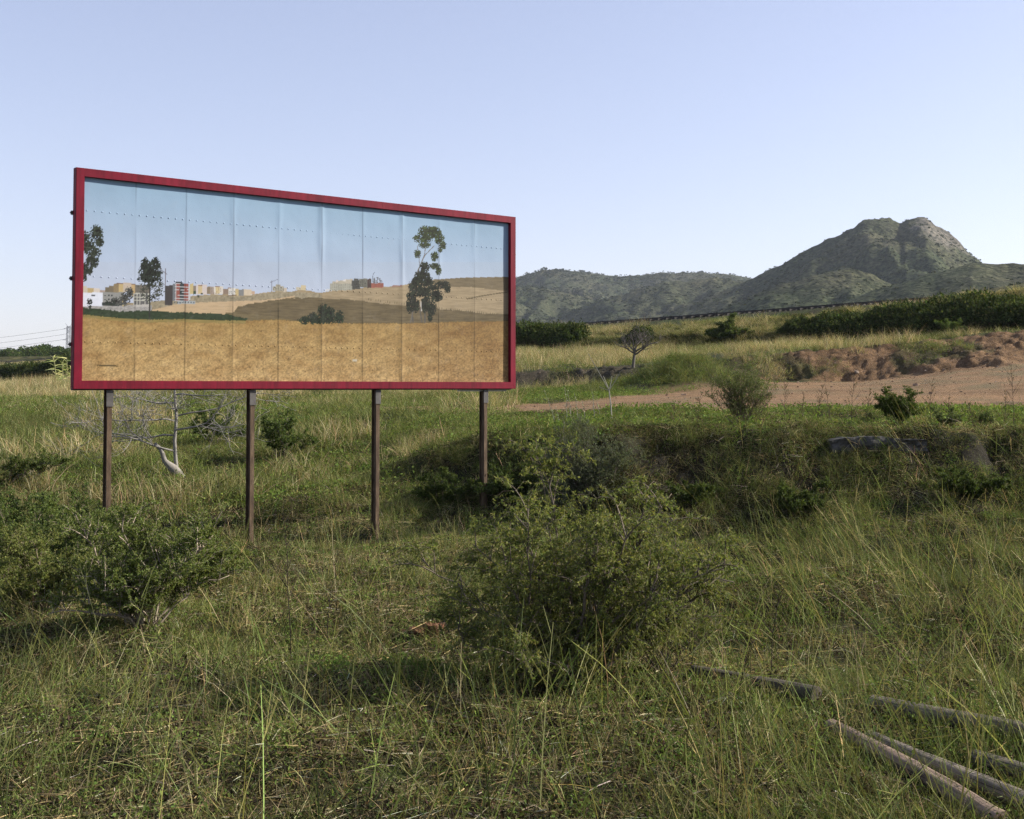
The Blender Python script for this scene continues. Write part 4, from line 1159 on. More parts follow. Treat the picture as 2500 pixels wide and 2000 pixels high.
# small bare tree on the edge of the cut bank
tb = at(1543, 51.8); tb[2] = zat(921, 51.8)
bare_tree("small bare grey tree on the edge of the cut bank right of the billboard", tb,
          [[0, 0, -0.4], [0.02, 0, 0.0], [0.05, 0, 0.45], [0.10, 0.02, 0.9], [0.12, 0, 1.15]], 0.10, (0.13, 0.118, 0.10),
          [(0.95, (-0.8, 0.2, 0.7), 0.95), (0.92, (0.9, 0.1, 0.75), 1.15), (1.0, (0.15, -0.3, 1.0), 1.0), (0.88, (-0.9, -0.3, 0.2), 0.95), (0.9, (0.5, 0.4, 0.9), 0.9), (0.97, (-0.3, 0.3, 1.0), 0.85), (0.82, (0.7, -0.2, 0.6), 0.8)],
          11, 2, 0.4, 0.3, "bank_tree", minr=0.0065)

GREEN = [(0.100, 0.128, 0.034), (0.060, 0.084, 0.022), (0.14, 0.165, 0.047), (0.20, 0.20, 0.060)]
# the big shrub in front
b = at(1385, 10.5)
shrub("pepper_shrub", "big airy green shrub with drooping leaves in the centre foreground", "shrub", b, 1.45, 1.05, 2.02, 101, 30, 13, 10, 23, 0.037, 0.0115,
      GREEN, (3, 2, 2.5, 1.2), (0.17, 0.14, 0.11), 0.7, (0.24, 0.235, 0.07), 0.8, 0.019, 0.0, None, 0.14, tmin=0.15, lean=(0.10, 0), full=4.0)
b = at(1610, 10.9)
shrub("twiggy_shrub", "loose wispy shrub full of dead twigs between the big shrub and the tall dark weed", "shrub", b, 0.75, 0.6, 1.25, 120, 16, 9, 7, 12, 0.028, 0.009,
      GREEN, (2, 3, 1, 0.6), (0.12, 0.095, 0.07), 0.3, (0.15, 0.15, 0.05), 0.5, 0.009, 0.05, None, 0.1, dead=0.4, tmin=0.2)
for (px_, D_, rx_, h_, sd_, lab_) in ((1085, 22.6, 0.9, 0.75, 121, "low shrub coloured dark as a shadowed grass mound on the bank left of the last post"), (1240, 22.4, 0.8, 0.9, 122, "shrub coloured dark as a shadowed grass mound on the bank just right of the last post"),
                                      (1690, 20.8, 0.8, 0.6, 123, "low scrub coloured dark as a shadowed grass mound on the bank face below the airy shrub"), (1945, 20.2, 0.7, 0.6, 124, "low scrub coloured dark as a shadowed grass mound in the hollow left of the concrete slab"), (2370, 20.4, 0.9, 0.6, 125, "low scrub coloured dark as a shadowed grass mound on the bank face near the right picture edge")):
    shrub("shaded_mound_shrub", lab_, "shrub", at(px_, D_, -0.05), rx_, 0.6, h_, sd_, 15, 9, 8, 14, 0.045, 0.017,  # dark leafy shrubs added in place of shadowed grassy mounds
          [(0.05, 0.075, 0.02), (0.075, 0.10, 0.028), (0.035, 0.05, 0.014)], (2, 1.5, 2), (0.1, 0.08, 0.06), 0.1, (0.11, 0.13, 0.04), 0.4, 0.009, 0.0, "dark shrubs added as shadowed grass mounds on the near bank", tmin=0.1)
# left foreground shrub
b = at(345, 12.2)
shrub("leafy_shrub", "dense small leaved shrub with exposed pale branches at the left foreground", "shrub", b, 0.98, 0.8, 1.42, 102, 24, 13, 9, 26, 0.026, 0.013,
      [(0.105, 0.14, 0.036), (0.14, 0.17, 0.048), (0.08, 0.11, 0.03)], (2, 2, 1.5), (0.36, 0.30, 0.23), 0.15, (0.16, 0.17, 0.045), 0.5, 0.018, 0.0, tmin=0.1)
b = at(110, 13.5)
shrub("leafy_shrub", "low spreading shrub at the left edge beside the pale branched shrub", "shrub", b, 1.1, 0.9, 1.15, 103, 22, 12, 9, 22, 0.028, 0.013,
      [(0.13, 0.155, 0.044), (0.165, 0.18, 0.056), (0.09, 0.115, 0.032)], (2, 2, 1), (0.22, 0.18, 0.13), 0.2, (0.17, 0.17, 0.05), 0.5, 0.013, 0.0, tmin=0.1)
b = at(480, 14.6)
shrub("leafy_shrub", "green shrub spreading low between the first and second billboard posts", "shrub", b, 1.0, 0.8, 0.9, 104, 22, 12, 9, 22, 0.028, 0.013,
      [(0.135, 0.165, 0.046), (0.105, 0.138, 0.038), (0.18, 0.19, 0.06)], (2, 2, 1), (0.2, 0.17, 0.13), 0.2, (0.17, 0.17, 0.05), 0.5, 0.012, 0.0, tmin=0.1)
b = at(60, 17.5)
shrub("leafy_shrub", "dark green thicket at the left edge left of the first post", "shrub", b, 1.35, 1.1, 1.3, 105, 22, 12, 9, 20, 0.034, 0.017,
      [(0.085, 0.125, 0.034), (0.12, 0.155, 0.046), (0.065, 0.09, 0.026)], (2, 2, 1), (0.18, 0.15, 0.11), 0.2, (0.14, 0.16, 0.045), 0.45, 0.012, 0.0, tmin=0.1)
b = at(210, 16.2)
shrub("leafy_shrub", "leafy green thicket at the foot of the first billboard post", "shrub", b, 1.05, 0.8, 1.1, 106, 20, 12, 9, 20, 0.032, 0.016,
      [(0.095, 0.13, 0.036), (0.13, 0.165, 0.048), (0.07, 0.10, 0.028)], (2, 2, 1), (0.18, 0.15, 0.11), 0.2, (0.14, 0.16, 0.045), 0.45, 0.012, 0.0, tmin=0.1)
b = at(20, 24.0)
shrub("leafy_shrub", "distant olive green bush at the left picture edge behind the thicket", "shrub", b, 1.6, 1.2, 1.2, 107, 11, 11, 8, 16, 0.045, 0.02,
      [(0.06, 0.085, 0.022), (0.09, 0.11, 0.032)], (1, 1), (0.18, 0.15, 0.11), 0.2, None, 0, 0.014, 0.12)
b = at(690, 29.0)
shrub("leafy_shrub", "green bush behind the second billboard post", "shrub", b, 1.1, 0.9, 1.1, 108, 10, 10, 8, 16, 0.045, 0.02,
      [(0.06, 0.09, 0.024), (0.085, 0.115, 0.032)], (1, 1), (0.18, 0.15, 0.11), 0.1, None, 0, 0.014, 0.15)
b = at(530, 31.0)
shrub("leafy_shrub", "rounded green bush just left of the second billboard post", "shrub", b, 0.9, 0.8, 1.1, 109, 9, 10, 8, 16, 0.045, 0.02,
      [(0.055, 0.08, 0.022), (0.08, 0.11, 0.03)], (1, 1), (0.18, 0.15, 0.11), 0.1, None, 0, 0.014, 0.15)
# olive grey shrub on the near bank
b = at(1425, 21.3, -0.1)
shrub("olive_shrub", "dark grey green olive shrub growing on the bank behind the big shrub", "shrub", b, 0.98, 0.8, 1.95, 110, 22, 13, 10, 20, 0.034, 0.012,
      [(0.075, 0.09, 0.05), (0.115, 0.132, 0.08), (0.05, 0.06, 0.032)], (2, 2, 1.5), (0.13, 0.11, 0.09), 0.05, (0.15, 0.165, 0.10), 0.45, 0.014, 0.0)
# shrubs along the top of the bank
b = at(1812, 23.6)
shrub("broom_shrub", "airy upright green shrub on the bank top in front of the dirt", "shrub", b, 0.86, 0.7, 1.42, 111, 26, 9, 7, 11, 0.036, 0.011,
      [(0.075, 0.10, 0.032), (0.10, 0.125, 0.045), (0.055, 0.07, 0.022)], (2, 1.5, 1), (0.13, 0.10, 0.07), -0.2, (0.15, 0.165, 0.06), 0.4, 0.009, 0.45, None, 0.05, 0.15)
b = at(2192, 23.8)
shrub("round_bush", "compact round dark green bush on the bank top", "shrub", b, 0.48, 0.42, 0.76, 112, 20, 10, 10, 20, 0.028, 0.011,
      [(0.05, 0.078, 0.018), (0.075, 0.105, 0.024), (0.035, 0.052, 0.012)], (2, 2, 1), (0.11, 0.09, 0.06), 0.0, (0.12, 0.145, 0.03), 0.4, 0.008, 0.2)
b = at(2318, 23.2)
shrub("round_bush", "low grey green bush right of the compact round bush", "shrub", b, 0.40, 0.34, 0.40, 113, 10, 8, 8, 14, 0.024, 0.008,
      [(0.06, 0.085, 0.03), (0.085, 0.105, 0.04)], (1, 1), (0.12, 0.1, 0.07), 0.0, None, 0, 0.007, 0.25)
b = at(2397, 23.4)
shrub("round_bush", "small dark bush near the right edge beside the tall thin weed", "shrub", b, 0.28, 0.26, 0.42, 114, 9, 8, 8, 13, 0.024, 0.008,
      [(0.045, 0.07, 0.022), (0.07, 0.09, 0.03)], (1, 1), (0.12, 0.1, 0.07), 0.0, None, 0, 0.007, 0.25)
b = at(2120, 24.5)
shrub("round_bush", "little olive bush touching the left side of the compact round bush", "shrub", b, 0.25, 0.22, 0.40, 115, 8, 7, 7, 12, 0.024, 0.008,
      [(0.06, 0.08, 0.028), (0.085, 0.10, 0.04)], (1, 1), (0.14, 0.11, 0.08), 0.0, None, 0, 0.006, 0.3)
b = at(2325, 56.5)
shrub("round_bush", "bright green bush on top of the red cut bank", "shrub", b, 0.85, 0.6, 0.75, 116, 10, 9, 8, 12, 0.07, 0.03,
      [(0.085, 0.125, 0.03), (0.11, 0.15, 0.04)], (1, 1), (0.14, 0.11, 0.08), 0.0, None, 0, 0.01, 0.2)
b = at(1775, 68.3)
shrub("hedge_shrub", "tall dark green shrub rising out of the grassy embankment", "shrub", b, 1.6, 0.9, 1.55, 117, 18, 11, 9, 14, 0.10, 0.04,
      [(0.055, 0.082, 0.024), (0.08, 0.105, 0.034), (0.04, 0.055, 0.018)], (2, 2, 1), (0.12, 0.1, 0.07), 0.0, (0.13, 0.15, 0.05), 0.35, 0.02, 0.2)
b = at(1398, 76.0)
shrub("hedge_shrub", "small dark rounded shrub on the embankment right of the billboard", "shrub", b, 1.2, 0.9, 1.35, 118, 12, 10, 8, 12, 0.13, 0.05,
      [(0.04, 0.06, 0.02), (0.06, 0.085, 0.028)], (1, 1), (0.12, 0.1, 0.07), 0.0, None, 0, 0.02, 0.2)
b = at(1940, 65.6)
shrub("hedge_shrub", "dark bushy clump right of the tall embankment shrub", "shrub", b, 1.7, 0.9, 1.15, 119, 14, 10, 8, 12, 0.12, 0.05,
      [(0.045, 0.065, 0.022), (0.07, 0.09, 0.03)], (1, 1), (0.12, 0.1, 0.07), 0.0, (0.12, 0.13, 0.05), 0.3, 0.02, 0.2)

# ------------------------------------------------------------------ dry weeds and stalks
WG = "dry weeds along the bank top"
wl = [(1645, 24.0, 0.62, "thin dark weed standing before the dirt left of the airy shrub", 0.02), (1700, 23.8, 0.75, "leaning thin weed just left of the airy shrub", 0.12),
      (1915, 23.6, 0.80, "brown twiggy weed just right of the airy shrub", 0.0), (1955, 23.7, 0.62, "short brown weed second from the airy shrub", 0.1),
      (1992, 23.5, 0.78, "branching brown weed in the middle of the dry clump", 0.18), (2025, 23.9, 0.70, "low leaning brown weed in the dry clump", -0.1),
      (2075, 23.6, 0.98, "tallest brown weed of the dry clump", 0.08), (2112, 23.8, 0.80, "brown weed at the right end of the dry clump", 0.12),
      (2268, 23.6, 0.88, "lone thin weed right of the compact round bush", 0.06), (2315, 24.2, 0.62, "faint short weed above the low grey green bush", 0.0),
      (2375, 23.4, 0.55, "small leaning weed beside the small dark bush", -0.2), (2474, 22.9, 1.25, "tall thin dark weed near the right picture edge", -0.04), (2448, 23.3, 0.7, "short dark weed left of the tall thin weed", 0.1)]
for i, (px, D, h, lab, ln) in enumerate(wl):
    weed(lab, at(px, D), h, 200 + i, (0.075, 0.052, 0.036), (ln, 0.0), 20, 0.42, 0.25, 6, 0.0065, WG, (0.11, 0.085, 0.05), seedl=0.026)
fw = [(1683, 11.4, 1.18, "tall dark weed with a feathery top right of the big shrub", 0.17), (716, 11.0, 1.45, "tall thin dark stalk in the grass below the second post", -0.06),
      (800, 12.4, 0.95, "fine branched weed in the grass below the third post", 0.12), (1872, 10.6, 0.9, "dark forked weed in the grass above the logs", 0.12),
      (2330, 12.0, 0.95, "thin grey weed in the grass at the right side", 0.18), (1790, 9.6, 0.55, "short dark weed left of the logs", 0.25)]
for i, (px, D, h, lab, ln) in enumerate(fw):
    weed(lab, at(px, D), h, 230 + i, (0.045, 0.034, 0.026), (ln, 0.0), 22, 0.36, 0.42, 8, 0.008 if i == 0 else 0.0055, None, (0.085, 0.07, 0.035), seedl=0.016)
# pale mullein-like stalks above the olive shrub
st = [(1358, 27.5, 0.95, -0.30), (1383, 27.8, 0.9, -0.02), (1395, 27.3, 0.92, -0.10), (1412, 27.6, 0.8, -0.12), (1430, 27.9, 0.55, -0.18), (1452, 27.4, 0.85, -0.08), (1466, 27.9, 0.55, -0.2), (1368, 28.2, 0.5, -0.25)]
where = ["leftmost pale stalk leaning left beside the billboard corner", "upright pale stalk second from the billboard corner", "pale stalk third from the billboard corner", "leafy pale stalk in the middle of the stalk group",
         "short leaning pale stalk right of the middle one", "tall knobbly pale stalk near the forked stalks", "short pale stalk at the foot of the forked stalks", "shortest pale stalk at the left end of the group"]
for i, ((px, D, h, ln), lab) in enumerate(zip(st, where)):
    weed(lab, at(px, D, -0.05), h, 260 + i, (0.30, 0.29, 0.22), (ln, 0), 10, 0.10, 0.35, 3, 0.010, "pale dry stalks behind the olive shrub", (0.34, 0.34, 0.26), "dry_stalk", "stalk", 0.03)
r0 = empty("forked_stalk", at(1494, 26.0)); tag(r0, "pale forked dry stalk with five long bare arms above the olive shrub", "stalk")
fork = ray_pt(1487, 953, 26.0) - np.array(r0.location)
g = Geo(); tube(g, [[0, 0, -0.05], fork * 0.5 + np.array([0.01, 0, 0]), fork], [0.016, 0.014, 0.012], 6, (0.34, 0.32, 0.27)); build(g, "stem", MAT['stalk'], r0)
for (px, py) in ((1436, 863), (1473, 918), (1494, 918), (1514, 908), (1463, 944)):
    e = ray_pt(px, py, 26.0 + random.uniform(-0.2, 0.2)) - np.array(r0.location)
    g = Geo(); tube(g, bez(fork, (fork + e) / 2 + np.array([0.01, 0, -0.02]), e, 6), np.linspace(0.010, 0.006, 6), 5, (0.36, 0.34, 0.29)); build(g, "arm", MAT['stalk'], r0)
# reeds left of the billboard
for i, (pa, pb_, lab) in enumerate((((138, 930), (131, 873), "leaning pale reed left of the billboard's lower corner"), ((152, 928), (152, 884), "upright pale reed in the middle of the reeds"),
                                    ((162, 928), (163, 874), "tall leafy yellow reed close to the billboard"), ((170, 925), (173, 895), "short reed almost touching the billboard edge"))):
    D = 60.0 + i
    a = ray_pt(*pa, D); a[2] = ground_z(a[0], a[1]); e = ray_pt(*pb_, D) - a
    root = empty("reed", a); tag(root, lab, "reed", "reeds beside the billboard")
    g = Geo(); P = bez(np.zeros(3), e * 0.5 + np.array([0.06, 0, 0.05]), e, 7); tube(g, P, np.linspace(0.03, 0.012, 7), 5, (0.36, 0.35, 0.17)); build(g, "stem", MAT['stalk'], root)
    g = Geo(); n = 26; u = rng.uniform(0.25, 1, n)[:, None]; dd = rand_dirs(n, rng, -0.1)
    blades(g, e * u, dd, 0.38, 0.045, 0.5, pick(n, [(0.32, 0.34, 0.14), (0.22, 0.25, 0.09)], [1, 1])); build(g, "leaves", MAT['grass'], root)["kind"] = "stuff"

# ------------------------------------------------------------------ logs, slab, clod
def log_mat():
    m, t, out = nt("weathered_wood")
    tc = N(t, "ShaderNodeTexCoord").outputs["Object"]
    at_ = N(t, "ShaderNodeAttribute", attribute_name="col")
    uv = N(t, "ShaderNodeAttribute", attribute_name="grain").outputs["Vector"]
    n1 = noise_tex(t, 1.0, 6, 0.65, uv); n2 = noise_tex(t, 5.0, 5, 0.6, tc)
    c = mix_rgb(t, 1.0, at_.outputs["Color"], ramp(t, n1, [(0.36, (0.22,) * 3), (0.46, (0.85,) * 3), (0.72, (1.5,) * 3)]), 'MULTIPLY')
    c = mix_rgb(t, ramp(t, n2, [(0.5, (0, 0, 0)), (0.75, (0.7, 0.7, 0.7))]), c, (0.07, 0.065, 0.05))
    p = N(t, "ShaderNodeBsdfPrincipled"); p.inputs["Roughness"].default_value = 0.9; p.inputs["Specular IOR Level"].default_value = 0.15
    t.links.new(c, p.inputs["Base Color"]); t.links.new(bump(t, n1, 0.8, 0.012), p.inputs["Normal"]); t.links.new(p.outputs[0], out.inputs[0])
    return m
MAT['wood'] = log_mat()

def log(label, a, b, r0, r1, colr, seed, sag=0.07):
    r = np.random.default_rng(seed)
    a = np.array(a, float); b = np.array(b, float)
    root = empty("log", a); tag(root, label, "log", "old poles lying in the grass")
    n, s = 26, 16
    t = np.linspace(0, 1, n); ax = b - a; L = np.linalg.norm(ax); d = ax / L
    s1 = unit(np.cross(d, [0, 0, 1.0])); s2 = np.cross(s1, d)
    wob = (fbm(t * 3, t * 0 + seed, seed, 3) - 0.5) * sag
    V = []; G = []
    for i in range(n):
        c = ax * t[i] + s1 * wob[i]
        rad = r0 + (r1 - r0) * t[i]
        for k in range(s):
            th = 2 * np.pi * k / s
            q = rad * (1 + 0.10 * (vnoise(np.array([t[i] * L * 2.2]), np.array([k * 0.8]), seed)[0] - 0.5) - (0.08 if k in (3, 4) else 0))
            V.append(c + q * (math.cos(th) * s1 + math.sin(th) * s2)); G.append([t[i] * L * 1.2, k * 1.3 if k < s / 2 else (s - k) * 1.3, seed])
    q = [[i * s + k, (i + 1) * s + k, (i + 1) * s + (k + 1) % s, i * s + (k + 1) % s] for i in range(n - 1) for k in range(s)]
    me = mesh_np("log_body", np.array(V), np.array(q), np.zeros((0, 3), int), np.tile(colr, (len(V), 1)), True)
    at_ = me.attributes.new("grain", 'FLOAT_VECTOR', 'POINT'); at_.data.foreach_set("vector", np.array(G, np.float32).ravel())
    link("log_body", me, MAT['wood'], root)
    for i in (0, n - 1):
        ring = np.array(V[i * s:(i + 1) * s]); c = ring.mean(0)
        e = d * (-0.004 if i == 0 else 0.004)
        tr = [[s, k, (k + 1) % s] if i else [s, (k + 1) % s, k] for k in range(s)]
        me = mesh_np("cut_end", np.vstack([ring + e * 0.2, c + e]), np.zeros((0, 4), int), np.array(tr), np.tile(np.array(colr) * 0.85, (s + 1, 1)))
        at_ = me.attributes.new("grain", 'FLOAT_VECTOR', 'POINT'); at_.data.foreach_set("vector", np.array([[x[2] * 40, x[0] * 40, 0] for x in np.vstack([ring, c])], np.float32).ravel())
        link("cut_end", me, MAT['wood'], root)

def gpt(px, py, up):
    """ground point under photo pixel, raised by up"""
    D = 8.0
    for _ in range(30):
        p = ray_pt(px, py, D); zt = ground_z(p[0], p[1]) + up
        D = D + (p[2] - zt) / 0.35 * 0.6; D = min(max(D, 5.5), 25)
    p = ray_pt(px, py, D); p[2] = ground_z(p[0], p[1]) + up
    return p
def ext(a, b, f):
    return a + (b - a) * f
a, b = gpt(2030, 1772, 0.01), gpt(2455, 2005, 0.04)
log("pinkish brown pole lying nearest the bottom right corner", a, ext(a, b, 1.0), 0.056, 0.064, (0.24, 0.175, 0.13), 1)
a, b = gpt(2120, 1800, 0.01), gpt(2500, 1958, 0.06)
log("grey weathered pole lying beside and above the pinkish pole", a, ext(a, b, 1.25), 0.054, 0.062, (0.20, 0.17, 0.13), 2)
a, b = gpt(2375, 1850, 0.04), gpt(2500, 1888, 0.07)
log("short grey pole end at the right picture edge", a, ext(a, b, 3.0), 0.058, 0.066, (0.15, 0.13, 0.10), 3)
a, b = gpt(2130, 1716, 0.03), gpt(2340, 1756, 0.06)
log("dark grey pole lying across behind the other poles at the right", a, ext(a, b, 2.6), 0.062, 0.070, (0.15, 0.13, 0.10), 4)
a, b = gpt(1690, 1640, 0.05), gpt(1995, 1697, 0.06)
log("dark rotting pole half hidden in grass right of the big shrub", a, ext(a, b, 1.0), 0.06, 0.07, (0.075, 0.065, 0.05), 5)

def slab():
    m = attr_mat("old_concrete", 0.95, 0.1, 14, 0.45, 0.6, 0.02)
    D = 21.7
    a = ray_pt(2030, 1062, D); b = ray_pt(2256, 1062, D)
    z1 = ray_pt(2100, 1066, D)[2]
    root = empty("concrete_slab", [a[0], D, z1 - 0.6]); tag(root, "broken grey concrete slab set in the bank top above the dark hollow", "concrete slab")
    W = b[0] - a[0]
    nx, nz = 40, 14
    us = np.linspace(0, 1, nx); vs = np.linspace(0, 1, nz)
    U, Vv = np.meshgrid(us, vs)
    bot = np.interp(us, [0, 0.1, 0.5, 0.62, 0.72, 1.0], [0.45, 0.5, 0.5, 0.40, 0.3, 0.26]) + (fbm(us * 9, us * 0, 13, 3) - 0.5) * 0.10
    top = (fbm(us * 9, us * 0, 14, 3) - 0.5) * 0.10 - 0.06 * np.clip(0.12 - us, 0, 1) / 0.12 - 0.03 * (us > 0.62) - 0.05 * sstep(0.9, 1.0, us)
    g = Geo()
    for (yy, flip) in ((0.0, False), (0.55, True)):
        Z = 0.6 + top[None] - bot[None] * (1 - Vv)
        Y = yy + (fbm(U * 7, Vv * 4, 15, 4) - 0.5) * 0.20 - 0.05 * Vv - 0.12 * sstep(0.6, 0.64, U) * (1 - yy)
        v = np.stack([U * W, Y, Z], -1).reshape(-1, 3)
        i = (np.arange(nz - 1)[:, None] * nx + np.arange(nx - 1)[None, :])
        q = np.stack([i, i + 1, i + nx + 1, i + nx], -1).reshape(-1, 4)
        g.add(v, q[:, ::-1] if flip else q, None, (0.085, 0.083, 0.078))
    n0 = nx * nz
    q = []
    for k in range(nx - 1):
        q.append([n0 - nx + k, n0 - nx + k + 1, 2 * n0 - nx + k + 1, 2 * n0 - nx + k]); q.append([k + 1, k, n0 + k, n0 + k + 1])
    for k in range(nz - 1):
        q.append([k * nx, (k + 1) * nx, n0 + (k + 1) * nx, n0 + k * nx]); q.append([(k + 1) * nx + nx - 1, k * nx + nx - 1, n0 + k * nx + nx - 1, n0 + (k + 1) * nx + nx - 1])
    g.q.append(np.array(q))
    build(g, "slab_body", m, root)
slab()

def clods():
    r = np.random.default_rng(3)
    base = gpt(1045, 1550, 0.0)
    root = empty("earth_clods", base); tag(root, "little heap of red earth clods in the grass left of the big shrub", "earth heap")
    m = attr_mat("red_earth", 1.0, 0.05, 40, 0.4, 0.8, 0.01)
    for i in range(16):
        n, s = 6, 8
        R = r.uniform(0.035, 0.075)
        c = np.array([r.normal(0, 0.10), r.normal(0, 0.06), 0.02 + 0.07 * max(0, 1 - abs(i % 5 - 2) / 2)])
        v = []
        for a in range(n + 1):
            for k in range(s):
                th, ph = math.pi * a / n, 2 * math.pi * k / s
                rr = R * (1 + 0.5 * (r.uniform() - 0.5))
                v.append(c + rr * np.array([math.sin(th) * math.cos(ph), math.sin(th) * math.sin(ph), 0.75 * math.cos(th)]))
        q = [[a * s + k, a * s + (k + 1) % s, (a + 1) * s + (k + 1) % s, (a + 1) * s + k] for a in range(n) for k in range(s)]
        g = Geo(); g.add(v, q, None, np.array([0.17, 0.085, 0.052]) * r.uniform(0.7, 1.2)); build(g, "clod", m, root)
clods()

# ------------------------------------------------------------------ uncountable growth: scattered clumps, one object per kind
def scatter(name, label, protos, pts, variant, rot, scl, tone, mat):
    G = Geo(); pid = []
    for k, g in enumerate(protos):
        v, q, t, c = g.arrays(); G.add(v, q, t, c); pid += [k] * len(v)
    v, q, t, c = G.arrays()
    npr, n = len(v), len(pts)
    me = mesh_np(name, np.vstack([v, pts]), q, t, np.vstack([c, np.full((n, 3), 0.1)]))
    def attr(nm, typ, key, arr):
        a = me.attributes.new(nm, typ, 'POINT'); a.data.foreach_set(key, np.ascontiguousarray(arr).ravel())
    attr("proto", 'INT', "value", np.r_[pid, np.full(n, -1)].astype(np.int32))
    attr("variant", 'INT', "value", np.r_[np.full(npr, -1), variant].astype(np.int32))
    attr("rot", 'FLOAT_VECTOR', "vector", np.vstack([np.zeros((npr, 3)), rot]).astype(np.float32))
    attr("scl", 'FLOAT_VECTOR', "vector", np.vstack([np.ones((npr, 3)), scl]).astype(np.float32))
    attr("tone", 'FLOAT', "value", np.r_[np.zeros(npr), tone].astype(np.float32))
    o = link(name, me, mat); tag(o, label, kind="stuff")
    ng = bpy.data.node_groups.new(name + "_scatter", 'GeometryNodeTree')
    ng.interface.new_socket("Geometry", in_out='INPUT', socket_type='NodeSocketGeometry')
    ng.interface.new_socket("Geometry", in_out='OUTPUT', socket_type='NodeSocketGeometry')
    gi = ng.nodes.new("NodeGroupInput"); go = ng.nodes.new("NodeGroupOutput")
    def named(nm, typ):
        a = ng.nodes.new("GeometryNodeInputNamedAttribute"); a.data_type = typ; a.inputs[0].default_value = nm; return a.outputs[0]
    def equal(sock, k):
        c_ = ng.nodes.new("FunctionNodeCompare"); c_.data_type = 'INT'; c_.operation = 'EQUAL'
        ins = [i for i in c_.inputs if i.type == 'INT']
        ng.links.new(sock, ins[0]); ins[1].default_value = k; return c_.outputs[0]
    ap, av = named("proto", 'INT'), named("variant", 'INT')
    ar, asc = named("rot", 'FLOAT_VECTOR'), named("scl", 'FLOAT_VECTOR')
    er = ng.nodes.new("FunctionNodeEulerToRotation"); ng.links.new(ar, er.inputs[0])
    join = ng.nodes.new("GeometryNodeJoinGeometry")
    sp = ng.nodes.new("GeometryNodeSeparateGeometry"); sp.domain = 'POINT'
    ng.links.new(gi.outputs[0], sp.inputs[0]); ng.links.new(equal(ap, -1), sp.inputs[1])
    for k in range(len(protos)):
        s = ng.nodes.new("GeometryNodeSeparateGeometry"); s.domain = 'POINT'
        ng.links.new(sp.outputs[1], s.inputs[0]); ng.links.new(equal(ap, k), s.inputs[1])
        ins = ng.nodes.new("GeometryNodeInstanceOnPoints")
        ng.links.new(sp.outputs[0], ins.inputs["Points"]); ng.links.new(equal(av, k), ins.inputs["Selection"])
        ng.links.new(s.outputs[0], ins.inputs["Instance"]); ng.links.new(er.outputs[0], ins.inputs["Rotation"]); ng.links.new(asc, ins.inputs["Scale"])
        ng.links.new(ins.outputs[0], join.inputs[0])
    ng.links.new(join.outputs[0], go.inputs[0])
    md = o.modifiers.new("scatter", 'NODES'); md.node_group = ng
    return o

def disc(n, R, r=rng):
    a = r.uniform(0, 2 * np.pi, n); q = np.sqrt(r.uniform(0, 1, n)) * R
    return np.c_[q * np.cos(a), q * np.sin(a), np.full(n, -0.01)]

def clumped(n, R, k, cr, r=rng):
    """n points in k loose groups inside radius R"""
    c = disc(k, R, r); i = r.integers(0, k, n)
    p = c[i] + disc(n, cr, r); p[:, 2] = -0.01
    return p

def upd(n, spread, r=rng, lean=(0, 0)):
    return unit(np.c_[r.normal(lean[0], spread, n), r.normal(lean[1], spread, n), np.ones(n)])

CG = [(0.092, 0.106, 0.037), (0.122, 0.134, 0.048), (0.060, 0.072, 0.026)]          # greens
CS = [(0.245, 0.20, 0.105), (0.33, 0.275, 0.16), (0.165, 0.135, 0.07)]              # straws
CO = [(0.108, 0.122, 0.040), (0.142, 0.142, 0.052)]                                  # olives

def a_turf(g, n, R, lo=0.02, hi=0.10, cols=CG + CO, w=(3, 2, 2, 1.4, 1), wd=0.006):
    blades(g, disc(n, R), upd(n, 0.6), rng.uniform(lo, hi, n), rng.uniform(wd * 0.7, wd * 1.4, n), rng.uniform(0.1, 0.8, n), pick(n, cols, w))
def a_tuft(g, n, R, k, cols, w, lo=0.1, hi=0.3, cr=0.06, wd=0.0045, sp=0.34, lean=(0, 0)):
    blades(g, clumped(n, R, k, cr), upd(n, sp, rng, lean), rng.uniform(lo, hi, n), rng.uniform(wd * 0.7, wd * 1.4, n), rng.uniform(0.05, 0.7, n), pick(n, cols, w), 4)
def a_litter(g, n, R, wd=0.0048, hi=0.28):
    b = disc(n, R); b[:, 2] = rng.uniform(0.0, 0.05, n)
    a = rng.uniform(0, 6.28, n); d = unit(np.c_[np.cos(a), np.sin(a), rng.normal(0.06, 0.16, n)])
    blades(g, b, d, rng.uniform(0.05, hi, n), rng.uniform(wd * 0.6, wd * 1.4, n), rng.uniform(0, 0.3, n), pick(n, CS + [(0.40, 0.36, 0.27), (0.085, 0.068, 0.042)], [2, 1.4, 2, 0.5, 3]), 3)
def a_herb(g, n, R, k=6, cr=0.13, s=1.0, cols=((0.084, 0.118, 0.028), (0.108, 0.142, 0.036), (0.06, 0.086, 0.022))):
    b = clumped(n, R, k, cr); b[:, 2] = rng.uniform(0.0, 0.07, n) * s
    leaves(g, b, rand_dirs(n, rng, -0.1), rng.uniform(0.018, 0.042, n) * s, rng.uniform(0.010, 0.022, n) * s, pick(n, list(cols), [2, 1, 2]))
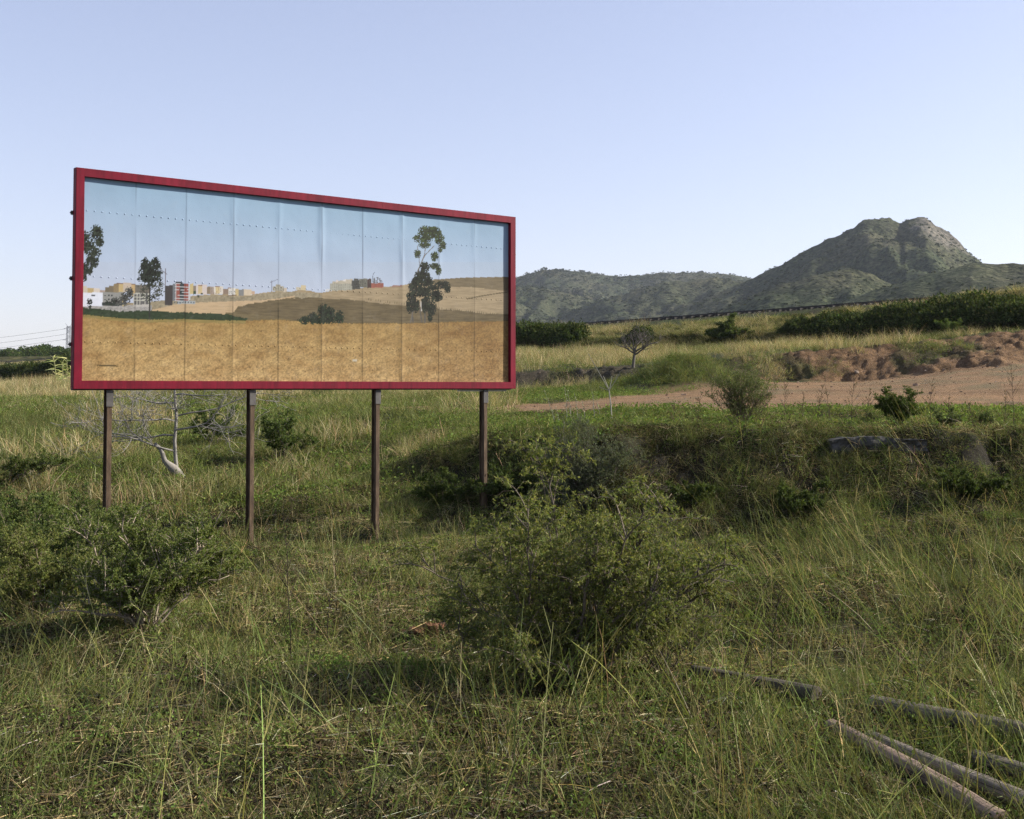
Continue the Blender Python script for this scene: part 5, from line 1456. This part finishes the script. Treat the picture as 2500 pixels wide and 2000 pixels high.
def wiry():
    """single thin stems with a few side shoots: too many to count, one mesh"""
    s_ = s_of
    rightw = lambda X, Y: sstep(1450, 1950, s_(X, Y)) * sstep(0.2, 0.6, fbm(X * 0.5, Y * 0.5, 309, 3)) * (1 - sstep(21.5, 22.5, Y))
    leftw = lambda X, Y: (1 - 0.55 * sstep(1500, 2000, s_(X, Y))) * sstep(0.28, 0.62, fbm(X * 0.6, Y * 0.6, 310, 3)) * (1 - 0.8 * sstep(21.5, 23, Y) * sstep(1200, 1400, s_(X, Y)))
    g = Geo()
    W1 = (CG + CO + CS[:2], (3, 3, 2, 2.4, 1.4, 1.0, 0.7)); W2 = (CS + CO, (1.5, 0.8, 2, 3, 2)); W3 = (CG + CO, (2, 2, 3, 2, 1))
    for (n, D0, D1, keep, lo, hi, lean, k, (cols, wts), wd) in (
            (300, 5.5, 15, leftw, 0.25, 0.75, (0.0, 0.0), 7, W1, 0.0058), (120, 5.5, 15, leftw, 0.45, 1.15, (-0.28, 0.0), 4, W1, 0.0065), (100, 5.5, 15, leftw, 0.5, 1.2, (0.32, 0.0), 4, W1, 0.0062),
            (150, 5.5, 15, leftw, 0.2, 0.5, (0.1, 0.0), 8, W2, 0.005), (650, 15, 25, leftw, 0.25, 0.7, (0.0, 0.0), 8, W1, 0.006), (420, 15, 25, leftw, 0.2, 0.5, (0.1, 0.0), 8, W2, 0.0055),
            (420, 6, 15, rightw, 0.3, 0.95, (-0.35, 0.1), 6, W1, 0.0058), (900, 14, 22.5, rightw, 0.3, 0.9, (-0.38, 0.1), 6, W1, 0.0062),
            (340, 6.0, 10.5, lambda X, Y: sstep(1550, 1900, s_of(X, Y)), 0.2, 0.6, (-0.25, 0.0), 6, W3, 0.0055), (90, 5.6, 9.5, lambda X, Y: 0 * X + 0.9, 0.6, 1.25, (-0.15, 0.0), 2, W3, 0.0085), (70, 5.6, 9.5, lambda X, Y: 0 * X + 0.9, 0.6, 1.3, (0.35, 0.0), 2, W3, 0.008)):
        X, Y = wedge(n, D0, D1)
        kk = (rng.uniform(0, 1, n) < keep(X, Y)) & (rng.uniform(0, 1, n) < 1 - dirt_mask(X, Y))
        X, Y = np.repeat(X[kk], k), np.repeat(Y[kk], k); m = len(X)
        off = disc(m, 0.26); X = X + off[:, 0]; Y = Y + off[:, 1]
        ph = np.repeat(rng.normal(0, 0.16, (m // k, 2)), k, 0)
        b = np.c_[X, Y, height(X, Y) - 0.02]
        d = unit(np.c_[rng.normal(lean[0], 0.22, m) + ph[:, 0], rng.normal(lean[1], 0.2, m) + ph[:, 1], np.ones(m)])
        L = rng.uniform(lo, hi, m); c = pick(m, cols, wts, 0.28); dr = rng.uniform(0.0, 0.3, m)
        blades(g, b, d, L, rng.uniform(wd * 0.7, wd * 1.3, m), dr, c, 4, 0.4)
        idx = np.repeat(np.arange(m), 2); q = len(idx); u = rng.uniform(0.3, 0.95, q)
        hor = unit(d[idx] * np.array([1, 1, 0]))
        bb = b[idx] + d[idx] * (L[idx] * u)[:, None] + hor * (L[idx] * dr[idx] * u * u * 0.8)[:, None]; bb[:, 2] -= L[idx] * dr[idx] * u * u * 0.55
        blades(g, bb, unit(d[idx] + rng.normal(0, 0.42, (q, 3))), L[idx] * rng.uniform(0.1, 0.32, q), wd * 0.65, 0.1, c[idx], 2, 0.4)
    o = build(g, "wiry_grass_stems", MAT['grass']); tag(o, "thin wiry green and straw stems standing up all over the meadow", kind="stuff")

def a_dead_shade(g, n, R, s=1.0):
    b = disc(n, R); b[:, 2] = rng.uniform(0.0, 0.035, n) * s
    leaves(g, b, rand_dirs(n, rng, -0.05), rng.uniform(0.02, 0.07, n) * s, rng.uniform(0.008, 0.02, n) * s, pick(n, [(0.030, 0.024, 0.015), (0.055, 0.043, 0.027), (0.018, 0.016, 0.010)], [2, 1, 2]))

def tile(*parts):
    g = Geo()
    for f, a, k in parts: f(g, *a, **k)
    return g

def wedge(n, D0, D1, s0=-250, s1=2750, r=rng):
    D = np.sqrt(r.uniform(D0 ** 2, D1 ** 2, n)); s = r.uniform(s0, s1, n)
    return (s - 1250) / FPX * D, D

def aligned(X, Y, rz, e=0.3, amount=1.0):
    """euler angles that lay a tile on the slope of the ground"""
    hx = (height(X + e, Y) - height(X - e, Y)) / (2 * e) * amount; hy = (height(X, Y + e) - height(X, Y - e)) / (2 * e) * amount
    n = unit(np.stack([-hx, -hy, np.ones_like(hx)], -1))
    c, s = np.cos(-rz), np.sin(-rz)
    nx, ny = c * n[:, 0] - s * n[:, 1], s * n[:, 0] + c * n[:, 1]
    return np.c_[-np.arcsin(ny), np.arctan2(nx, n[:, 2]), rz]

def lay_tiles(lays, base_keep):
    P, V = [], []
    for (n, D0, D1, var, keep) in lays:
        X, Y = wedge(n, D0, D1)
        k = rng.uniform(0, 1, n) < base_keep(X, Y)
        if keep is not None: k &= rng.uniform(0, 1, n) < keep(X, Y)
        X, Y = X[k], Y[k]; P.append(np.c_[X, Y]); V.append(rng.choice(var, len(X)))
    return np.concatenate(P), np.concatenate(V)

def patch(sc, seed, lo, hi):
    return lambda X, Y: sstep(lo, hi, fbm(X * sc, Y * sc, seed, 3))

def meadow():
    R = 0.45
    T = []
    for i in range(3):                                        # 0-2 short green sward
        T.append(tile((a_turf, (300, R), dict(hi=0.075)), (a_herb, (200, R), {}), (a_tuft, (60, R, 6, CG + CO, (2, 2, 2, 1.5, 0.6)), dict(lo=0.06, hi=0.17, cr=0.05)), (a_litter, (40, R), {}), (a_dead_shade, (110, R), {})))
    for i in range(3):                                        # 3-5 thin sward with straw
        T.append(tile((a_turf, (170, R), dict(hi=0.06)), (a_litter, (100, R), {}), (a_dead_shade, (150, R), {}), (a_tuft, (80, R, 8, CO + CS + CG, (2, 1.5, 1.2, 0.6, 1, 1, 1, 1)), dict(lo=0.07, hi=0.22, cr=0.05)), (a_herb, (80, R), {})))
    for i in range(2):                                        # 6-7 rank grass
        T.append(tile((a_turf, (150, R), {}), (a_tuft, (230, R, 9, CG + CO + CS[:1], (2, 2, 2, 2, 1.0, 0.6)), dict(lo=0.10, hi=0.34, cr=0.09)), (a_herb, (90, R), {}), (a_litter, (30, R), {})))
    for i in range(2):                                        # 8-9 open ground with litter
        T.append(tile((a_turf, (50, R), dict(hi=0.05)), (a_litter, (80, R), {}), (a_dead_shade, (190, R), {}), (a_herb, (40, R), {}), (a_tuft, (20, R, 4, CO + CS, (1, 1, 1, 1, 1)), dict(hi=0.2))))
    for i in range(2):                                        # 10-11 bright herb carpet
        T.append(tile((a_herb, (420, R, 9, 0.16), {}), (a_turf, (150, R), dict(hi=0.09, cols=((0.10, 0.15, 0.028), (0.13, 0.18, 0.04)), w=(1, 1)))))
    T.append(tile((a_tuft, (38, 0.1, 1, CS + CO, (1, 0.6, 2, 3, 2)), dict(lo=0.2, hi=0.6, cr=0.14, sp=0.34, wd=0.004))))   # 12 dry tuft
    off = lambda X, Y: (1 - dirt_mask(X, Y)) * (1 - 0.05 * bare_mask(X, Y)[1]) 
    s_ = lambda X, Y: s_of(X, Y)
    rank = lambda X, Y: np.clip(sstep(0.46, 0.62, fbm(X * 0.3, Y * 0.3, 305, 3)) + 0.35 * sstep(1700, 2100, s_(X, Y)), 0, 1) * (1 - sstep(21, 22.3, Y) * sstep(1150, 1350, s_(X, Y)))
    bright = lambda X, Y: np.clip(sstep(0.52, 0.64, fbm(X * 0.35, Y * 0.35, 302, 3)) + np.exp(-((s_(X, Y) - 500) / 130) ** 2 - ((Y - 19.5) / 3.5) ** 2) + 0.5 * sstep(22.3, 23.5, Y) * sstep(1400, 1600, s_(X, Y)), 0, 1)
    gap = lambda X, Y: 0.38 + 0.62 * sstep(0.40, 0.53, fbm(X * 0.9, Y * 0.9, 312, 3))
    XY, V = lay_tiles([
        (330, 5.5, 15, [0, 1, 2], gap), (330, 5.5, 15, [3, 4, 5], gap), (300, 5.5, 15, [8, 9], patch(0.5, 303, 0.3, 0.6)), (130, 5.5, 15, [6, 7], rank), (160, 5.5, 15, [10, 11], bright),
        (1000, 15, 32, [0, 1, 2], gap), (850, 15, 32, [3, 4, 5], gap), (600, 15, 32, [6, 7], rank), (900, 15, 32, [10, 11], bright), (400, 15, 32, [8, 9], patch(0.4, 304, 0.4, 0.6)),
        (900, 15, 25, [6, 7, 0], lambda X, Y: sstep(0.05, 0.4, bare_mask(X, Y)[1])), (500, 5.5, 15, [8, 9], None), (900, 15, 25, [8, 9, 3], None), (110, 6, 15, [12], patch(0.6, 307, 0.45, 0.65)), (300, 15, 31, [12], lambda X, Y: patch(0.35, 308, 0.42, 0.62)(X, Y) * (1 - sstep(20, 22, Y) * sstep(1150, 1350, s_(X, Y))))], off)
    X, Y = XY.T; n = len(X)
    rz = rng.uniform(0, 2 * np.pi, n)
    rot = aligned(X, Y, rz); up = V >= 12; rot[up, 0] = rng.normal(0, 0.06, up.sum()); rot[up, 1] = rng.normal(0, 0.06, up.sum())
    sc = rng.uniform(0.75, 1.2, n)
    tone = (fbm(X * 0.45, Y * 0.45, 311, 3) - 0.5) * 1.2 + rng.normal(0, 0.10, n) - 0.05
    scatter("meadow_grass", "rough green and straw coloured meadow grass covering the foreground", T, np.c_[X, Y, height(X, Y)], V, rot, np.repeat(sc[:, None], 3, 1), np.clip(tone, -0.4, 0.45), MAT['grass'])

def field():
    R = 1.1
    T = []
    for i in range(2): T.append(tile((a_turf, (500, R), dict(hi=0.12, lo=0.03, wd=0.014)), (a_herb, (200, R, 10, 0.35, 2.0), dict(cols=((0.085, 0.12, 0.026), (0.11, 0.14, 0.036), (0.065, 0.09, 0.022)))), (a_tuft, (60, R, 9, CG + CO, (2, 2, 1, 2, 1)), dict(hi=0.25, wd=0.008))))     # 0-1 short green
    for i in range(2): T.append(tile((a_turf, (360, R), dict(hi=0.14, wd=0.013, cols=CO + CS + CG, w=(2, 2, 1.5, 1, 1, 1.5, 1, 1))), (a_tuft, (240, R, 20, CO + CS + CG, (2, 2, 1.6, 1.6, 1, 1.5, 1, 1.5)), dict(lo=0.15, hi=0.5, cr=0.14, wd=0.010))))     # 2-3 pale grass
    for i in range(2): T.append(tile((a_tuft, (330, R, 24, CS + CO, (3, 3, 2, 1, 1)), dict(lo=0.3, hi=0.85, cr=0.2, wd=0.010, sp=0.22))))  # 4-5 tall straw
    T.append(tile((a_tuft, (420, R, 16, CG + CO, (2, 2, 2, 1, 1)), dict(lo=0.15, hi=0.55, cr=0.25, wd=0.012))))               # 6 lush
    base = lambda X, Y: (1 - dirt_mask(X, Y)) * (1 - bare_mask(X, Y)[0] * 0.92) * (Y < prof(X, Y)[1][12] - 5.0)
    tall = lambda X, Y: sstep(0.40, 0.60, fbm(X * 0.15, Y * 0.15, 322, 3)) * (1 - sstep(0.55, 0.8, (Y - prof(X, Y)[1][10]) / (prof(X, Y)[1][12] - prof(X, Y)[1][10])))
    lowz = lambda X, Y: sstep(0.5, 0.65, fbm(X * 0.25, Y * 0.25, 321, 3)) * (1 - sstep(1050, 1250, s_of(X, Y)))
    hump = lambda X, Y: np.exp(-((s_of(X, Y) - 1655) / 110) ** 2 - ((Y - 47) / 3.5) ** 2)
    XY, V = lay_tiles([
        (350, 24, 46, [6], lambda X, Y: sstep(0.45, 0.6, fbm(X * 0.3, Y * 0.3, 326, 3)) * (1 - sstep(1050, 1250, s_of(X, Y)))), (1100, 23, 50, [0, 1], None), (300, 23, 50, [2, 3, 6], lambda X, Y: 1 - 0.97 * sstep(1050, 1300, s_of(X, Y))), (220, 23, 48, [4, 5], lowz), (700, 40, 52, [6], hump),
        (1500, 48, 110, [2, 3], None), (700, 48, 110, [0, 1], None), (900, 50, 110, [4, 5], tall), (500, 50, 100, [6], patch(0.2, 324, 0.5, 0.65)),
        (1800, 100, 240, [2, 3, 4], None)], base)
    X, Y = XY.T; n = len(X)
    sc = rng.uniform(0.75, 1.2, n)
    sx = sc * np.where(Y > 100, 1.8, 1.0)
    tone = (fbm(X * 0.12, Y * 0.12, 323, 3) - 0.5) * 0.5 + rng.normal(0, 0.08, n)
    scatter("field_grass", "pale and green grass covering the terraces behind the billboard", T, np.c_[X, Y, height(X, Y)], V, aligned(X, Y, rng.uniform(0, 6.28, n), 0.8), np.c_[sx, sx, sc * np.where(Y > 100, 0.5, 1.0)], np.clip(tone, -0.4, 0.45), MAT['grass'])

def tussocks():
    DK = [(0.042, 0.046, 0.019), (0.022, 0.024, 0.011), (0.070, 0.072, 0.030)]
    def p(n, hi, cols, w, R=0.55, thatch=60):
        g = Geo(); b = disc(n, R); out = b * np.array([1, 1, 0]) / R
        d = unit(np.c_[out[:, 0] * 0.8 + rng.normal(0, 0.18, n), out[:, 1] * 0.8 + rng.normal(0, 0.18, n), np.ones(n)])
        blades(g, b, d, rng.uniform(0.6, hi, n) * (1 - 0.25 * np.linalg.norm(out, axis=1)), 0.024, rng.uniform(0.15, 0.55, n), pick(n, cols, w), 4, 0.25)
        b = disc(thatch, R * 1.2); b[:, 2] = rng.uniform(0, 0.3, thatch)
        leaves(g, b, rand_dirs(thatch, rng, -0.3), 0.3, 0.12, pick(thatch, [(0.035, 0.030, 0.02), (0.06, 0.05, 0.032)], [1, 1]))
        return g
    protos = [p(300, 1.25, DK + CO[:1], (2, 2, 2, 1)), p(260, 1.4, CO + CS + DK[2:], (2, 2, 1.5, 1, 1, 1)), p(320, 1.2, DK, (2, 3, 1), 0.6, 120), p(110, 1.6, CS, (2, 2, 1), 0.5, 0)]
    for _ in range(2):                                        # leafy dark bushes in the row
        g = Geo(); m = 420; dd = rand_dirs(m, rng, -0.15); rr = rng.uniform(0.5, 1.0, m)[:, None] ** 0.5 * (0.7 + 0.5 * vnoise(dd[:, 0] * 3 + 9, dd[:, 1] * 3 + dd[:, 2] * 2, 9 + _)[:, None])
        leaves(g, dd * rr * np.array([0.85, 0.85, 0.8]) + np.array([0, 0, 0.45]), unit(dd + rng.normal(0, 0.6, (m, 3))), 0.17, 0.08, pick(m, [(0.040, 0.055, 0.018), (0.026, 0.035, 0.012), (0.07, 0.085, 0.028)], [2, 2, 1.2])); protos.append(g)
    n = 3600
    s = rng.uniform(-300, 2800, n)
    D7 = np.interp(s, S_COL, TAB[:, 10]); DR = np.interp(s, S_COL, TAB[:, 12])
    f = rng.uniform(0, 1, n)
    row = rng.uniform(0, 1, n) < 0.6
    D = np.where(row, D7 + rng.normal(0.4, 0.55, n), D7 + 1 + f * np.minimum((DR - D7) * 0.5, 14))
    X = (s - 1250) / FPX * D
    keep = rng.uniform(0, 1, n) < np.where(row, 0.25 + 0.75 * sstep(0.3, 0.45, fbm(X * 0.12, D * 0.05, 331, 3)), 0.8)
    X, D, s, f, row = X[keep], D[keep], s[keep], f[keep], row[keep]; n = len(X)
    bushy = fbm(X * 0.16, D * 0.06, 334, 3) > 0.455
    V = np.where(row, np.where(bushy, rng.choice([2, 4, 5, 4, 5], n), rng.choice([0, 0, 1, 2], n)), rng.choice([0, 1, 1, 3], n))
    sc = rng.uniform(0.65, 1.15, n) * np.interp(s, [0, 200, 1250, 2500], [0.95, 0.95, 0.85, 0.75]) * np.where(row, np.where(bushy, 1.2, 0.8), 0.72) * (0.45 + 1.1 * fbm(X * 0.13, D * 0.05, 333, 2))
    scatter("tussock_grass", "dark band of tall tussock grass along the railway embankment", protos, np.c_[X, D, height(X, D) - 0.05], V, np.c_[np.zeros((n, 2)), rng.uniform(0, 6.28, n)], np.c_[sc, sc, sc * rng.uniform(0.85, 1.15, n)], np.clip(rng.normal(0, 0.15, n), -0.3, 0.35), MAT['grass'])

def hill_scrub():
    def p(n=46, cols=((0.036, 0.050, 0.020), (0.060, 0.078, 0.030), (0.025, 0.035, 0.014))):
        g = Geo(); d = rand_dirs(n, rng, -0.2); rr = rng.uniform(0.55, 1.0, n)[:, None]
        leaves(g, d * rr * np.array([0.6, 0.6, 0.5]) + np.array([0, 0, 0.25]), unit(d + rng.normal(0, 0.5, (n, 3))), 0.5, 0.36, pick(n, list(cols), [2, 1.5, 1.5])); return g
    protos = [p(), p(), p(46, ((0.085, 0.10, 0.045), (0.065, 0.075, 0.035), (0.11, 0.11, 0.06)))]
    n = 70000
    D = np.sqrt(rng.uniform(140 ** 2, 1650 ** 2, n)); s = rng.uniform(1150, 2620, n)
    X, H, R, W = hill_height(s, D)
    k = (H > 6.5) & (rng.uniform(0, 1, n) < (0.25 + 0.75 * sstep(0.36, 0.60, fbm(X * 0.02, D * 0.02, 341, 4)))) & (rng.uniform(0, 1, n) > R * 0.75) & ~((np.abs(D - 485) < 30) & (s > 2330))
    X, D, H, W, s = X[k], D[k], H[k], W[k], s[k]; n = len(X)
    sc = rng.lognormal(0.0, 0.38, n) * np.interp(D, [150, 400, 900, 1600], [0.45, 0.5, 1.0, 1.25])
    scatter("hillside_scrub", "dark low scrub dotted over the hills", protos, np.c_[X, D, H - 0.10 * sc - np.interp(D, [200, 480, 900, 1600], [0.1, 0.3, 0.15, 0.1])], rng.choice([0, 1, 2], n, p=[0.4, 0.4, 0.2]), np.c_[np.zeros((n, 2)), rng.uniform(0, 6.28, n)], np.c_[sc, sc, sc * rng.uniform(0.7, 1.1, n)], np.clip(rng.normal(0, 0.2, n), -0.4, 0.5), MAT['pine'])

def stones():
    protos = []
    for k in range(4):
        n, m = 5, 7; v = []
        for a in range(n + 1):
            for b in range(m):
                th, ph = math.pi * a / n, 2 * math.pi * b / m; rr = rng.uniform(0.7, 1.2)
                v.append([rr * math.sin(th) * math.cos(ph), rr * math.sin(th) * math.sin(ph) * 0.8, 0.6 * rr * math.cos(th)])
        q = [[a * m + b, a * m + (b + 1) % m, (a + 1) * m + (b + 1) % m, (a + 1) * m + b] for a in range(n) for b in range(m)]
        g = Geo(); g.add(v, q, None, [(0.24, 0.15, 0.095), (0.29, 0.20, 0.14), (0.19, 0.12, 0.075), (0.30, 0.23, 0.17)][k]); protos.append(g)
    X, Y = wedge(16000, 22, 56, 700, 2700)
    s, c = prof(X, Y); cut, lip = bare_mask(X, Y); d = dirt_mask(X, Y)
    k = rng.uniform(0, 1, len(X)) < d * 0.06 + cut * 0.25 + d * 0.25 * np.exp(-((c[6] - Y) / 1.2) ** 2)
    X, Y = X[k], Y[k]; n = len(X)
    sc = np.clip(rng.lognormal(-3.7, 0.55, n), 0.01, 0.13)
    scatter("stones", "loose stones and clods of earth strewn over the dirt and the cut bank", protos, np.c_[X, Y, height(X, Y)], rng.integers(0, 4, n), rng.uniform(0, 6.28, (n, 3)) * np.array([0.1, 0.1, 1]), np.repeat(sc[:, None], 3, 1), np.zeros(n), MAT['stalk'])
stones(); meadow(); wiry(); field(); tussocks(); hill_scrub()
